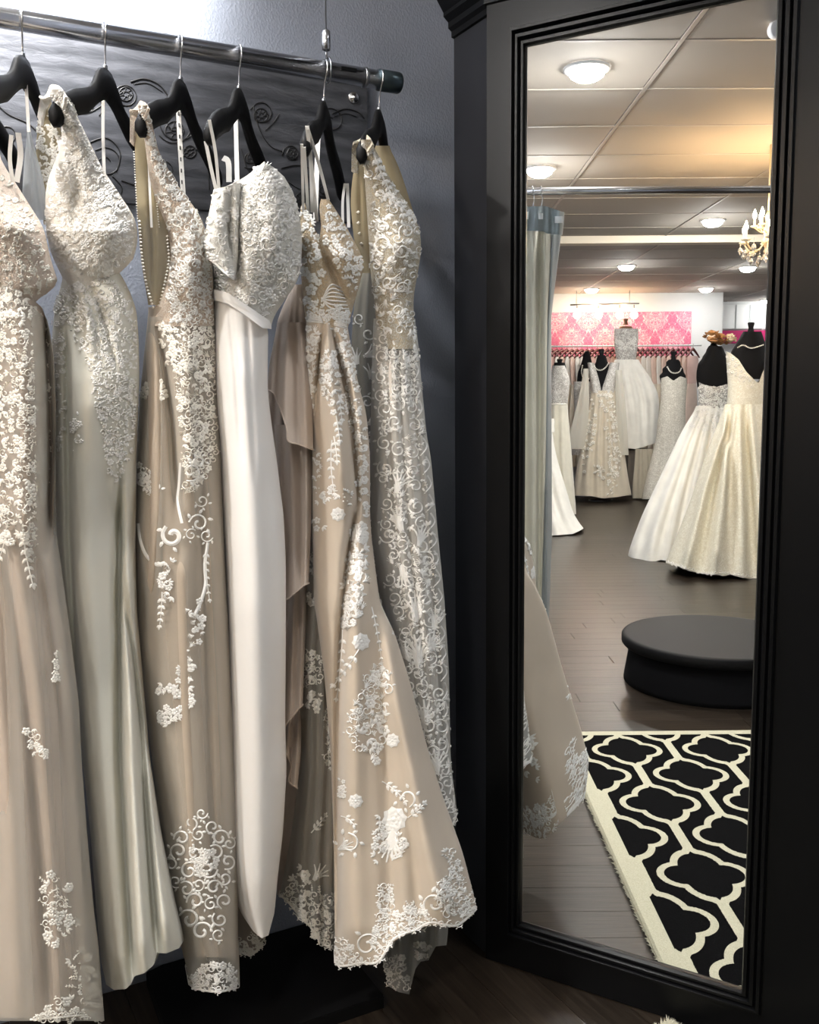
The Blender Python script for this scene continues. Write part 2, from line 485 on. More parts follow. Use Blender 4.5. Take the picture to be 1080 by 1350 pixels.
# ------------------------------------------------------------------ materials
def wall_mat():
    m, nt, b = base_mat('orange_peel_paint'); co = objco(nt)
    link(nt, ramp(nt, noise(nt, co, 3, 2), [(0.3, (.28, .31, .375)), (0.7, (.31, .34, .405))]), b.inputs['Base Color'])
    b.inputs['Roughness'].default_value = 0.42; b.inputs['Specular IOR Level'].default_value = 0.45
    h = noise(nt, mapping(nt, co, (1, 1, .75)), 230, 2, 0.4)
    bump(nt, b, ramp(nt, h, [(0.42, (0, 0, 0)), (0.66, (1, 1, 1))]), 0.24, 0.0022)
    return m
M_WALL = wall_mat()
M_WHITE = plain('pale_wall_paint', (.62, .64, .66), .7, bscale=60, bstr=.05)
M_BLACK = plain('black_satin_lacquer', (.0035, .0037, .0042), .3, spec=.14, bscale=40, bstr=.015)
M_BLACKM = plain('black_velvet_form', (.008, .008, .009), .9, spec=.15)
M_HANG = plain('black_matte_hanger', (.0035, .0035, .004), .6, spec=.16)
M_CHROME = plain('brushed_chrome', (.78, .79, .82), .24, 1.0)
M_STEEL = plain('dark_steel', (.32, .33, .35), .3, 1.0)
M_WIRE = plain('bright_wire', (.75, .75, .76), .22, 1.0)
M_WOODCAP = plain('turned_wood', (.16, .06, .025), .5, mottle=.25)
M_PEARL = plain('pearl', (.86, .82, .74), .25, spec=.6)
M_RIBBON = fabric('satin_ribbon', (.80, .79, .77), .4, .1, 600, .05)
M_PRINT = plain('printed_ink', (.05, .05, .05), .7)
def mirror_mat():
    m, nt, b = base_mat('silvered_mirror')
    b.inputs['Base Color'].default_value = (.94, .955, .945, 1); b.inputs['Metallic'].default_value = 1.0
    b.inputs['Roughness'].default_value = 0.0
    return m
M_MIRROR = mirror_mat()
def wood_mat():
    m, nt, b = base_mat('dark_wood_plank'); co = objco(nt)
    oi = nt.nodes.new('ShaderNodeObjectInfo')
    va = nt.nodes.new('ShaderNodeVectorMath'); va.operation = 'ADD'
    cx = nt.nodes.new('ShaderNodeCombineXYZ')
    r = X(nt, oi.outputs['Random']); link(nt, (r * 37.0).s, cx.inputs[0]); link(nt, (r * 11.0).s, cx.inputs[1])
    link(nt, co, va.inputs[0]); link(nt, cx.outputs[0], va.inputs[1])
    v = mapping(nt, va.outputs[0], (1.6, 26, 4))
    g = noise(nt, v, 3.0, 5, .6, .6)
    c = ramp(nt, g, [(.28, (.014, .010, .0075)), (.55, (.029, .0215, .0155)), (.78, (.046, .035, .026))])
    hs = nt.nodes.new('ShaderNodeHueSaturation'); link(nt, c, hs.inputs['Color']); link(nt, (r * .5 + .75).s, hs.inputs['Value'])
    link(nt, hs.outputs[0], b.inputs['Base Color'])
    b.inputs['Roughness'].default_value = 0.30; b.inputs['Specular IOR Level'].default_value = .26
    bump(nt, b, g, .22, .003)
    return m
M_WOOD = wood_mat()
M_TILE = plain('ceiling_tile_face', (.42, .385, .34), .9, bscale=180, bstr=.25)
M_TILE2 = plain('ceiling_tile_grey', (.40, .37, .34), .9, bscale=180, bstr=.2)
M_GRID = plain('ceiling_grid_metal', (.42, .39, .35), .5)
M_BEAM = plain('cream_beam_paint', (.72, .66, .55), .7)

# ------------------------------------------------------------------ room shell (laid out in mirrored coordinates, turned back by v2r)
Y0 = v_of(WP)[1] - 0.52
XR, YF, YB = XW + 8.6, 13.15, 8.81
Z1, Z2 = 2.75, 2.70
def vobj(name, x0, x1, y0, y1, z0, z1, m, parent=None, kind=None):
    o = vbox(x0, x1, y0, y1, z0, z1).build(name, m, parent)
    if kind: o['kind'] = kind
    return o
floor = vobj('floor', XW - .3, XR + .3, Y0 - .3, YF + 2.2, -.06, -.012, plain('subfloor', (.02, .014, .01), .8), None, 'structure')
PW, PL = .118, 1.22
rows = []
rr = random.Random(4)
for j in range(int((YF + 1.3 - Y0) / PW) + 1):
    off = rr.uniform(0, PL); y = Y0 + j * PW
    x = XW - off
    while x < XR:
        a, b_ = max(x, XW), min(x + PL, XR)
        if b_ - a > .05: rows.append((a, b_, y))
        x += PL
def seen_key(p):
    cx, cy = (p[0] + p[1]) / 2, p[2]; e = max(0, abs(cx - .33 * cy) - .6 - .25 * cy * .3)
    return cy + 3.0 * e
rows.sort(key=seen_key)
def plank_mesh(mb, a, b_, y):
    mb.cbox(((a + b_) / 2, y + PW / 2, -.006), ((b_ - a) / 2 - .0004, 0, 0), (0, PW / 2 - .0004, 0), (0, 0, .006), .0006)
proto = {}
for a, b_, y in rows[:298]:
    L = round(b_ - a, 2)
    if L not in proto:
        mb = MB(); mb.cbox((0, 0, -.006), (L / 2 - .0004, 0, 0), (0, PW / 2 - .0004, 0), (0, 0, .006), .0006)
        o = mb.build('floor_plank', M_WOOD, floor, local=True); proto[L] = o.data
    else:
        o = bpy.data.objects.new('floor_plank', proto[L]); COL.objects.link(o); o.parent = floor
    p = v2r(np.array([(a + b_) / 2, y + PW / 2, 0]))
    o.location = Vector((TM @ p - np.array(floor.location)).tolist()); o.rotation_euler = (0, 0, ROOM_ROT + TURN)
mb = MB()
for q in rows[298:]: plank_mesh(mb, *q)
mb.xf(v2r); far = mb.build('floor_planks_beyond', M_WOOD, floor); far['kind'] = 'stuff'
far.name = 'distant_planking'

wl = vobj('wall_left', XW - .15, XW, Y0 - .3, YF + .2, -.02, 2.9, M_WALL, None, 'structure')
vobj('wall_back', XW - .15, XR + .2, Y0 - .2, Y0, -.02, 2.9, M_WALL, None, 'structure')
vobj('wall_right', XR, XR + .2, Y0 - .2, YF + 2, -.02, 2.9, M_WHITE, None, 'structure')
XK = at(953, 420, YF)[0]                                     # where the far wall steps back
wf = vobj('wall_far', XW - .15, XK, YF, YF + .2, -.02, 2.9, M_WHITE, None, 'structure')
wr = vobj('wall_recess', XK - .15, XR + .2, YF + 1.3, YF + 1.5, -.02, 2.9, M_WHITE, None, 'structure')
vobj('trim_1', XK - .2, XK, YF + .2, YF + 1.3, -.02, 2.9, M_WHITE, None, 'structure')

# ceilings: tiles are pieces of their ceiling
def ceiling(name, x0, x1, y0, y1, z, m, xo, yo):
    c = vobj(name, XW - .15, XR + .2, y0, y1, z + .03, z + .12, plain('ceiling_deck', (.2, .2, .2), .9), None, 'structure')
    tx, ty = 1.22, .617; t0 = None; g = MB()
    k = math.floor((x0 - xo) / tx); xs = [xo + tx * i for i in range(k, k + 9)]
    k = math.floor((y0 - yo) / ty); ys = [yo + ty * i for i in range(k, k + 14)]
    for X0 in xs:
        for Y_ in ys:
            a, b_, c0, d0 = max(X0, XW), min(X0 + tx, XR), max(Y_, y0), min(Y_ + ty, y1)
            if b_ - a < .08 or d0 - c0 < .05: continue
            o = MB().cbox(((a + b_) / 2, (c0 + d0) / 2, z + .012), ((b_ - a) / 2 - .011, 0, 0), (0, (d0 - c0) / 2 - .011, 0), (0, 0, .010), .004).xf(v2r).build('ceiling_tile', m, c)
    for X0 in xs:
        if XW < X0 < XR: g.box((X0, (y0 + y1) / 2, z + .012), (.009, 0, 0), (0, (y1 - y0) / 2, 0), (0, 0, .0125))
    for Y_ in ys:
        if y0 < Y_ < y1: g.box(((XW + XR) / 2, Y_, z + .012), ((XR - XW) / 2, 0, 0), (0, .009, 0), (0, 0, .012))
    g.xf(v2r); g.build('ceiling_grid', M_GRID, c)
    return c
X_T = (on_z(918.7, 14.4, Z1)[0] + on_z(762, 240.7, Z1)[0]) / 2
Y_T = on_z(850, 118, Z1)[1]
ceiling('ceiling', XW, XR, Y0, YB, Z1, M_TILE, X_T, Y_T)
ceiling('ceiling_rear', XW, XR, YB + .14, YF + 1.3, Z2, M_TILE2, X_T, Y_T + .3)
vobj('trim_2', XW, XR, YB, YB + .14, Z2 - .012, Z1 + .1, M_BEAM, None, 'structure')

# ceiling lights: each carries its own lamp

M_TRIM = plain('white_lamp_ring', (.8, .8, .8), .4)
def downlight(p, label, watts, col=(1, .965, .92), angle=150, r=.085, blend=.9, size=.07, group=None, aim=None):
    """recessed lamp at a ceiling point in the room itself"""
    t = thing('ceiling_light', p, label, 'light', group)
    MB().lathe(p, [(r * 1.25, .0), (r * 1.25, -.008), (r * 1.02, -.012), (r, -.004), (r, 0)], 24, cap=False).build('trim_ring', M_TRIM, t, True)
    dome = [(r, .0), (r * .985, -.012), (r * .86, -.034), (r * .55, -.050), (.001, -.056)]
    if angle >= 150:                                        # a glowing dome: it is the light
        st = watts / (math.pi * math.pi * r * r * 1.35)
        MB().lathe(p, dome, 24).build('diffuser', glow('lamp_dome_%d' % watts, col, st), t, True)
        return t
    MB().lathe(p + np.array([0, 0, -.004]), [(r, .003), (r * .98, -.003), (r * .6, -.008), (.001, -.01)], 24).build('diffuser', glow('lamp_lens', (1, .98, .95), 13), t, True)
    l = bpy.data.lights.new('downlight', 'SPOT'); l.spot_size = math.radians(angle); l.spot_blend = blend
    l.energy = watts; l.color = col; l.shadow_soft_size = size
    lo = bpy.data.objects.new('downlight_lamp', l); COL.objects.link(lo); lo.parent = t; lo.location = (0, 0, -.03)
    if aim is not None: lo.rotation_euler = Vector((TM @ (np.asarray(aim) - p)).tolist()).to_track_quat('-Z', 'Y').to_euler()
    return t
LG = 'recessed ceiling lights'
for px, py, z, lab, w in [(774, 90, Z1, 'large bright ceiling light nearest the mirror, top left of the reflection', 55),
                          (712, 222, Z1, 'ceiling light just above the curtain rod at the left edge of the mirror', 55),
                          (940, 290, Z1, 'oval ceiling light left of the chandelier', 55),
                          (826, 350, Z2, 'ceiling light beyond the cream beam, above the raised gown', 36),
                          (780, 381, Z2, 'ceiling light close to the far wall above the pink wallpaper', 13),
                          (931, 380, Z2, 'ceiling light close to the far wall right of the wallpaper', 13),
                          (1003, 398, Z2, 'rearmost ceiling light over the recess at the right mirror edge', 13),
                          (986, 352, Z2, 'ceiling light peeping out below the chandelier crystals', 13)]:
    q = on_z(px, py, z)
    q[1] = min(q[1], YF + 1.1)
    downlight(v2r(q), lab, w, group=LG)
# unseen lamps that light the fitting corner, some of them added as fill
def wq(q, p, z): return WLP * np.array([1, 1, 0]) + wnor * q + wnor * 0 - wdir * p + np.array([0, 0, z])
downlight(wq(.60, 1.12, Z1), 'spotlight washing the top of the rack wall above the left dresses', 760, (1, .99, .97), 76, .06, .6, .05, aim=wq(0, 1.04, 2.48))
downlight(wq(.36, .95, Z1), 'added unseen fill lamp over the middle of the dress rail', 110, (1, .985, .96), 120, .07, .7, .2)  # added top fill for the dresses, not a known fixture
downlight(wq(1.5, 1.25, Z1), 'added unseen fill lamp in front of the dress rack', 40, (1, .985, .965), 120, .085, .9, .15)  # added front fill to brighten the dresses
downlight(wq(1.2, -.22, Z1), 'ceiling light close to the mirror cabinet, above the rail end', 58, (.97, .985, 1), 125, .085, .9, .14)
downlight(wq(2.7, 2.9, Z1), 'added unseen lamp behind the viewer near the curtain rod', 44)  # extra lamp, placed where the mirror cannot show it
downlight(wq(4.4, 5.2, Z1), 'showroom ceiling light beyond the right edge of the mirror, nearer one', 55)
downlight(wq(6.4, 8.0, Z1), 'showroom ceiling light beyond the right edge of the mirror, farther one', 55)

# ------------------------------------------------------------------ mirror cabinet
a_of = lambda px, py: float((on_plane(px, py, MP, mnor) - PC) @ mdir)
A0, A1, A2, A3 = a_of(675, 600), a_of(691, 600), a_of(1004, 600), a_of(1034, 600)
GZ0, GZ1 = .108, 2.011
AE = A3 + .13
FR = .014                                                   # frame stands this far in front of the glass
def cp(a, n, z): return PC + mdir * a + mnor * n + np.array([0, 0, z])
cab = thing('mirror_cabinet', PC, 'tall black cabinet with an angled full length mirror door beside the dress rack', 'cabinet')
back_r = WP - wnor * 0 + wdir * .46
poly = [cp(.004, -.006, 0), cp(AE, -.006, 0), cp(AE, -.006, 0) + wdir * .05, WP + wdir * .43 + wnor * .01, WP + wnor * .003 + wdir * .006]
poly[2] = poly[1] + wdir * max(.02, .43 - (poly[1] - WP) @ wdir)
MB().prism(poly, .0, 2.14).build('carcass', M_BLACK, cab)
sd = (WP - PC); sl = np.linalg.norm(sd); sdn = sd / sl
MB().cbox(PC + sd / 2 + np.array([0, 0, 1.07]), sdn * (sl / 2 - .003), azv(WALL_AZ + 180) * .004, (0, 0, 1.068), .002).build('side_panel', plain('black_satin_side_lit', (.017, .0175, .0205), .36, spec=.25), cab)  # side lacquer lightened in colour for the light it catches
def stile(name, a0, a1, z0, z1, th=FR):
    return MB().cbox(cp((a0 + a1) / 2, th / 2 - .004, (z0 + z1) / 2), mdir * (a1 - a0) / 2, mnor * (th / 2 + .004), (0, 0, (z1 - z0) / 2), .002).build(name, M_BLACK, cab)
MZ0, MZ1 = GZ0 - .03, GZ1 + .036
stile('stile', 0, A0, .0, 2.11); stile('stile', A3, AE, .0, 2.11)
stile('bottom_rail', A0, A3, .0, MZ0); stile('top_rail', A0, A3, MZ1, 2.11)
# stepped moulding: three beads round the glass, each mitred
def bead(e0, e1, n0, n1):
    """one mitred frame between the outer fraction e0 and the inner fraction e1 of the moulding, with a rounded face"""
    mb = MB(); ring = []
    prof = [(e0, -.004), (e0, n0), (e0 + (e1 - e0) * .25, n1), (e0 + (e1 - e0) * .75, n1), (e1, n0 * .8), (e1, -.004)]
    V = []
    for e, n in prof:
        l, r_ = A0 + (A1 - A0) * e, A3 + (A2 - A3) * e; b_, t_ = MZ0 + (GZ0 - MZ0) * e, MZ1 + (GZ1 - MZ1) * e
        V += [cp(l, n, b_), cp(r_, n, b_), cp(r_, n, t_), cp(l, n, t_)]
    F = []
    for i in range(len(prof) - 1):
        for k in range(4): F.append((i * 4 + k, i * 4 + (k + 1) % 4, (i + 1) * 4 + (k + 1) % 4, (i + 1) * 4 + k))
    return mb.add(V, F).build('mirror_moulding', M_BLACK, cab)
bead(0, .30, .019, .025); bead(.32, .66, .013, .019); bead(.68, 1.0, .006, .012)
gl = MB().box(cp((A1 + A2) / 2, -.002, (GZ0 + GZ1) / 2), mdir * ((A2 - A1) / 2 + .004), mnor * .002, (0, 0, (GZ1 - GZ0) / 2 + .004)).build('mirror_glass', M_MIRROR, cab)
gl['label'] = 'clear silvered mirror glass reflecting the showroom'
# crown moulding along the side and the front
prof = [(.0, 2.085), (.010, 2.088), (.010, 2.100), (.018, 2.106), (.018, 2.118), (.030, 2.128), (.030, 2.136), (.058, 2.176), (.066, 2.180), (.066, 2.215), (.0, 2.215)]
sn = azv(WALL_AZ + 180); half = (sn + mnor) / np.linalg.norm(sn + mnor); k_ = 1 / (half @ mnor)
V = []
for o_, z in prof:
    V += [WP + sn * o_ + wnor * .002 + [0, 0, z], PC + half * o_ * k_ + [0, 0, z], cp(AE, o_, z)]
F = []
for i in range(len(prof) - 1):
    for k in range(2): F.append((i * 3 + k, i * 3 + k + 1, i * 3 + k + 4, i * 3 + k + 3))
F.append(tuple(i * 3 for i in range(len(prof)))); F.append(tuple(i * 3 + 2 for i in reversed(range(len(prof)))))
F.append((0, (len(prof) - 1) * 3, (len(prof) - 1) * 3 + 1, 1)); F.append((1, (len(prof) - 1) * 3 + 1, (len(prof) - 1) * 3 + 2, 2))
mesh_obj('crown_moulding', V, F, M_BLACK, cab)

# ------------------------------------------------------------------ low black plinth under the dresses
pl0 = on_plane(186, 1335, WLP, wnor); pl0[2] = 0
c0 = pl0 + wnor * .004; ln = float((WLP - c0) @ wdir) - .30
dpt = .34; poly = []
for k in range(7):
    a = math.pi / 2 * k / 6; R_ = .06
    poly.append(c0 + wdir * (R_ - R_ * math.cos(a)) + wnor * (dpt - R_ + R_ * math.sin(a)))
poly += [c0 + wdir * ln + wnor * dpt, c0 + wdir * ln]
poly += [c0 + wdir * .05, c0 + wdir * .012 + wnor * .012]
mbp = MB().prism(poly, 0, .026)
pl = thing('display_plinth', c0 + wdir * ln / 2 + wnor * .1, 'low black plinth with a rounded corner on the floor under the dresses', 'plinth')
mbp.build('plinth_body', plain('black_plinth_cover', (.004, .004, .004), .85, spec=.1), pl)
poly2 = [p + (np.array(c0 + wdir * ln / 2 + wnor * dpt / 2) - p) * .004 for p in poly]
MB().prism(poly2, .026, .030).build('plinth_top', plain('black_plinth_top', (.004, .004, .0045), .8, spec=.12), pl)

# ------------------------------------------------------------------ embossed dark panel on the wall, with black scrollwork
PZ1, PZ0 = on_plane(400, 100, WLP, wnor)[2] + .03, on_plane(262, 279, WLP, wnor)[2]
pr = on_plane(481, 160, WLP, wnor); pr[2] = 0
def panel_mat():
    m, nt, b = base_mat('embossed_grey_panel'); co = objco(nt)
    v = mapping(nt, co, (2.2, 2.2, 9))
    w = nt.nodes.new('ShaderNodeTexWave'); w.wave_type = 'BANDS'; w.bands_direction = 'Z'
    w.inputs['Scale'].default_value = 1.6; w.inputs['Distortion'].default_value = 7.0; w.inputs['Detail'].default_value = 3
    w.inputs['Detail Scale'].default_value = 1.3; link(nt, mapping(nt, co, (1.4, 1.4, 5)), w.inputs['Vector'])
    n = noise(nt, v, 8, 4, .6, .5)
    s = (X(nt, w.outputs['Fac']) * .28 + X(nt, n) * .72)
    link(nt, ramp(nt, s.s, [(.25, (.034, .036, .042)), (.75, (.085, .088, .10))]), b.inputs['Base Color'])
    b.inputs['Roughness'].default_value = .36; b.inputs['Metallic'].default_value = .25
    bump(nt, b, s.s, .3, .007)
    return m
pan = thing('embossed_panel', pr + np.array([0, 0, PZ0]), 'dark grey embossed panel with black scrollwork on the wall behind the hangers', 'panel')
PLN = 1.9
pc = pr - wdir * PLN / 2 + wnor * .008 + np.array([0, 0, (PZ0 + PZ1) / 2])
MB().cbox(pc, wdir * PLN / 2, wnor * .007, (0, 0, (PZ1 - PZ0) / 2), .002).build('board', panel_mat(), pan)
SP = WLP + wnor * .0155
M_SCROLL = plain('black_scroll_ink', (.010, .010, .011), .45)
def scr(pts, w=2.0, n=30):
    """raised black line on the panel through picture points"""
    P = smooth_pts(pts, n); Q = np.array([on_plane(x, y, SP, wnor) for x, y in P])
    pan_s.tube(Q + wnor * .0005, w * .00072, 5)
def curl(x, y, r, a=0, turns=1.6, dr=1, w=1.6):
    scr([(x + math.cos(a + dr * t / 15 * turns * 6.28) * r * (1 - .75 * t / 15), y + math.sin(a + dr * t / 15 * turns * 6.28) * r * (1 - .75 * t / 15)) for t in range(16)], w, 60)
def wheel(x, y, r):
    scr([(x + math.cos(t / 16 * 6.28) * r, y + math.sin(t / 16 * 6.28) * r) for t in range(17)], 1.6, 48)
    scr([(x + math.cos(t / 12 * 6.28) * r * .38, y + math.sin(t / 12 * 6.28) * r * .38) for t in range(13)], 1.2, 30)
    for k in range(7):
        a = k * .9; scr([(x + math.cos(a) * r * .38, y + math.sin(a) * r * .38), (x + math.cos(a + .2) * r * .95, y + math.sin(a + .2) * r * .95)], 1.0, 4)
def put_scroll(fn):
    global pan_s
    pan_s = MB(); fn(); o = pan_s.build('scroll', M_SCROLL, pan, True)
put_scroll(lambda: (curl(166, 128, 17, 3.4), wheel(166, 124, 9), scr([(172, 108), (190, 104), (210, 112), (224, 130)], 2.4), scr([(176, 111), (195, 110), (214, 121)], 1.2)))
put_scroll(lambda: (curl(232, 165, 26, 2.6, 1.2, -1), wheel(230, 172, 12), scr([(208, 160), (220, 180), (245, 183), (258, 172)], 1.6)))
put_scroll(lambda: (wheel(250, 200, 8), scr([(258, 196), (268, 205), (274, 222), (276, 250)], 1.6), scr([(243, 204), (235, 214), (240, 228)], 1.2)))
put_scroll(lambda: (curl(140, 215, 22, 4.0, 1.3), scr([(112, 190), (140, 182), (158, 200), (154, 226)], 1.8), scr([(148, 232), (160, 246), (158, 262)], 1.6)))
put_scroll(lambda: (curl(118, 140, 18, .8, 1.1, -1), scr([(70, 150), (95, 150), (118, 148), (136, 138)], 1.6)))
put_scroll(lambda: (curl(345, 150, 16, 3.5), wheel(344, 152, 9), scr([(334, 140), (342, 170), (356, 192), (372, 200)], 1.6), scr([(350, 172), (362, 160), (368, 150)], 1.2)))
put_scroll(lambda: (curl(384, 203, 12, 3.0), wheel(386, 202, 7), scr([(370, 222), (390, 218), (410, 222)], 1.4)))
put_scroll(lambda: (curl(330, 210, 13, 2.2, 1.4, -1), wheel(333, 208, 7), scr([(318, 196), (326, 222), (338, 236)], 1.3)))
put_scroll(lambda: (curl(436, 160, 18, 4.2, 1.2), scr([(438, 150), (455, 144), (472, 148), (480, 156)], 2.2), scr([(440, 154), (456, 150), (470, 154)], 1.2)))
put_scroll(lambda: (wheel(398, 262, 8), scr([(380, 240), (398, 250), (420, 246)], 1.4), curl(425, 250, 10, 1.0)))
put_scroll(lambda: (curl(10, 180, 20, 1.0, 1.3), scr([(-10, 130), (10, 150), (40, 165), (60, 190)], 1.8)))
put_scroll(lambda: (curl(215, 226, 14, 5.0, 1.3), scr([(160, 238), (182, 244), (204, 236)], 1.5)))
bp = on_plane(466, 129, WLP + wnor * .016, wnor)
MB().lathe(bp - wnor * .001, [(.0128, 0), (.0128, .003), (.0115, .0045), (.004, .0045), (.0035, .008), (.0015, .0095), (.0, .0095)], 20, wnor).build('washer_screw', M_WIRE, pan, True)

# ------------------------------------------------------------------ clothes rail
RR = .0185
rail_axis0 = WP + wnor * RAIL_OFF; rail_axis0[2] = RAIL_Z
r_end = rail_pt(512, 111); r_end[2] = RAIL_Z
rail = thing('clothes_rail', r_end - wdir * 1.0, 'chrome clothes rail hung on a thin cable along the wall', 'rail')
MB().tube([r_end - wdir * 2.2, r_end - wdir * .02], RR, 20).build('rail_tube', M_CHROME, rail, True)
MB().lathe(r_end - wdir * .024, [(RR * 1.02, 0), (RR * 1.16, .001), (RR * 1.16, .046), (RR * 1.08, .05), (.001, .05)], 24, wdir).build('end_cap', plain('dark_end_cap', (.05, .07, .08), .3, .8), rail, True)
MB().lathe(r_end - wdir * .058, [(RR * 1.0, 0), (RR * 1.07, .001), (RR * 1.07, .006), (RR * 1.0, .007)], 24, wdir, cap=False).build('rail_collar', M_STEEL, rail, True)
sl_c = r_end - wdir * .098 - azv(0) * 0 + wnor * RR * .99 + np.array([0, 0, .004])
MB().cbox(sl_c, wdir * .017, wnor * .0012, (0, 0, .004), .0008).build('rail_slot', M_BLACK, rail)
cx_ = rail_pt(431, 95); cx_[2] = RAIL_Z
MB().tube([cx_ + [0, 0, .07], cx_ + [0, 0, Z1 - RAIL_Z + .02]], .0016, 6).build('suspension_cable', M_STEEL, rail, True)
MB().lathe(cx_ + np.array([0, 0, .04]), [(.007, 0), (.0088, .001), (.0088, .036), (.0045, .039), (.0018, .041)], 14).build('cable_gripper', M_CHROME, rail, True)
lp = [cx_ + wnor * math.cos(t / 14 * 6.283) * (RR + .003) + np.array([0, 0, math.sin(t / 14 * 6.283) * (RR + .006) + .002]) + wdir * .004 * math.sin(t / 14 * 3.14) for t in range(14)]
MB().tube(lp, .0018, 6, True).tube([cx_ + [0, 0, .022], cx_ + [0, 0, .044]], .002, 6).build('cable_loop', M_STEEL, rail, True)

# ------------------------------------------------------------------ hangers
def hanger(px, yaw, label, hook_turn=0.0, drop=.061, L=.205, endd=.131):
    p = rail_pt(px); p[2] = RAIL_Z - drop
    d = np.array([-math.sin(math.radians(yaw)), -math.cos(math.radians(yaw)), 0]); sdv = np.array([d[1], -d[0], 0])
    h = thing('clothes_hanger', p, label, 'hanger', 'black hangers on the rail')
    S = [(-1, -endd + .004, -endd - .014, .008), (-.985, -endd + .012, -endd - .022, .0105), (-.94, -endd + .022, -endd - .024, .0118), (-.8, -.088, -.136, .0112), (-.62, -.070, -.118, .0108), (-.42, -.056, -.102, .010), (-.32, -.047, -.088, .010),
         (-.25, -.036, -.078, .010), (-.17, -.012, -.068, .0098), (-.09, .000, -.060, .0095), (0, .003, -.055, .0095)]
    S = S + [(-s, a, b, t) for s, a, b, t in reversed(S[:-1])]
    P = np.array(S); s_new = np.concatenate([np.linspace(-1, -.9, 7), np.linspace(-.88, .88, 55), np.linspace(.9, 1, 7)])
    V = []; ang = [math.pi / 8 + k * math.pi / 4 for k in range(8)]
    for s in s_new:
        t_, b_, w = [np.interp(s, P[:, 0], P[:, k]) for k in (1, 2, 3)]
        zc, hz = (t_ + b_) / 2, (t_ - b_) / 2
        for a in ang:
            ca, sa = math.cos(a), math.sin(a); q = 1 / max(abs(ca), abs(sa)) ** .7
            V.append(p + d * s * L + sdv * w * ca * q * .92 + np.array([0, 0, zc + hz * sa * q * .95]))
    F = []; m = len(s_new)
    for i in range(m - 1):
        for k in range(8): F.append((i * 8 + k, i * 8 + (k + 1) % 8, (i + 1) * 8 + (k + 1) % 8, (i + 1) * 8 + k))
    F += [tuple(range(7, -1, -1)), tuple((m - 1) * 8 + k for k in range(8))]
    mesh_obj('hanger_body', V, F, M_HANG, h, True)
    n2 = wnor * math.cos(hook_turn) + wdir * math.sin(hook_turn)
    top = np.array([p[0], p[1], RAIL_Z]); R_ = RR + .0025
    pts = [p + [0, 0, -.006], p + [0, 0, .012], p + wnor * .006 + [0, 0, drop * .55]]
    for t in np.linspace(-.25, 1.12, 14):
        a = math.pi * t
        pts.append(top + n2 * R_ * math.cos(a) + np.array([0, 0, R_ * math.sin(a)]) + wdir * .004 * t)
    MB().tube(smooth_pts(pts, 13), .0017, 6).build('hook', M_WIRE, h, True)
    MB().lathe(p + np.array([0, 0, -.002]), [(.0042, 0), (.0042, .008), (.0025, .010)], 10).build('hook_socket', M_STEEL, h, True)
    return p, d
HB = {}
for k, px, yaw, lab in [('Z', -62, 4, 'black hanger cut off by the left edge of the picture'), ('A', 30, 0, 'black hanger over the blush dress, farthest left whole hanger'),
                   ('B', 138, 7.2, 'black hanger carrying the ivory lace V-neck dress'), ('C', 237, 7.2, 'black hanger carrying the nude dress with pearl strings'),
                   ('D', 314, 6.2, 'black hanger carrying the white crepe dress'), ('E', 426, 5.6, 'black hanger with ribbons over the champagne dress, left of the rail end'),
                   ('F', 499, 8.4, 'black hanger at the end cap of the rail')]:
    HB[k] = hanger(px, yaw, lab)
# ------------------------------------------------------------------ the dresses on the rail
M_THREAD = fabric('ivory_lace_thread', (.84, .81, .74), .6, .1, 500, .3, .04)
M_THREADW = fabric('white_lace_thread', (.88, .87, .84), .55, .1, 500, .3, .03)
M_SHEER = tulle('tan_illusion_mesh', (.52, .44, .29), .62)
M_TULLE = tulle('pale_tulle', (.78, .75, .68), .22)
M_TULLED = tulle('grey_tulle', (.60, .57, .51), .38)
DG = None
def dress(px, Y, label):
    p = at(px, 700, Y); p[2] = 0
    return thing('wedding_dress', p, label, 'dress')
def prow(path, Ya, Yb):                                       # picture path -> points with distance running from Ya to Yb
    P = smooth_pts(path, 24); n = len(P)
    return [at(x, y, Ya + (Yb - Ya) * i / (n - 1)) for i, (x, y) in enumerate(P)]
def strip(name, root, items, mat=None):
    for path, w, Ya, Yb in items: MB().ribbon(prow(path, Ya, Yb), RT, w * (Ya + Yb) / 2 / F_PX, .0006).build(name, mat or M_RIBBON, root)
def strap_over(name, root, path, w, Ya, Yb, mat):
    """strap carried over a hanger end, from the front edge (Ya) to the back edge (Yb)"""
    P = prow(path, Ya, Yb)
    return MB().ribbon(P, np.array([.55, -.8, .1]), w, .002).build(name, mat, root)
YA, YB_, YC, YD, YE, YFd = [rail_Y(x) for x in (28, 137, 237, 312, 427, 497)]
NE = .20                                                      # how much nearer the front hanger ends are

# --- blush dress at the left edge
d0 = dress(0, YA, 'blush dress with a beaded bodice and lace skirt, cut by the left picture edge')
M_BLUSH = fabric('blush_lining', (.54, .445, .365), .75, .3, 700, .15)
M_BL_NET = lace_net('blush_beaded_net', (.78, .71, .63), (.70, .58, .49), 190, .6)
c = Cloth([(200, -92, -2), (215, -95, 3), (240, -98, 20), (280, -100, 45), (300, -100, 58), (330, -98, 64), (352, -92, 70), (378, -86, 79), (392, -80, 52), (400, -78, 40)], YA - .04, [(200, .05), (300, .12), (390, .10)])
c.fold([(-40, 240), (20, 300), (55, 345)], 26, .02).fold([(0, 380), (30, 388), (60, 384)], 14, -.02)
c.build('bodice', M_BL_NET, d0)
L = Lace(c, 5); L.fill([(-20, 215), (20, 245), (60, 300), (64, 345), (78, 380), (40, 392), (-20, 372)], 210, 3.2, 5.2, 'fllbbp', .62).build('bodice_lace', M_THREAD, d0)
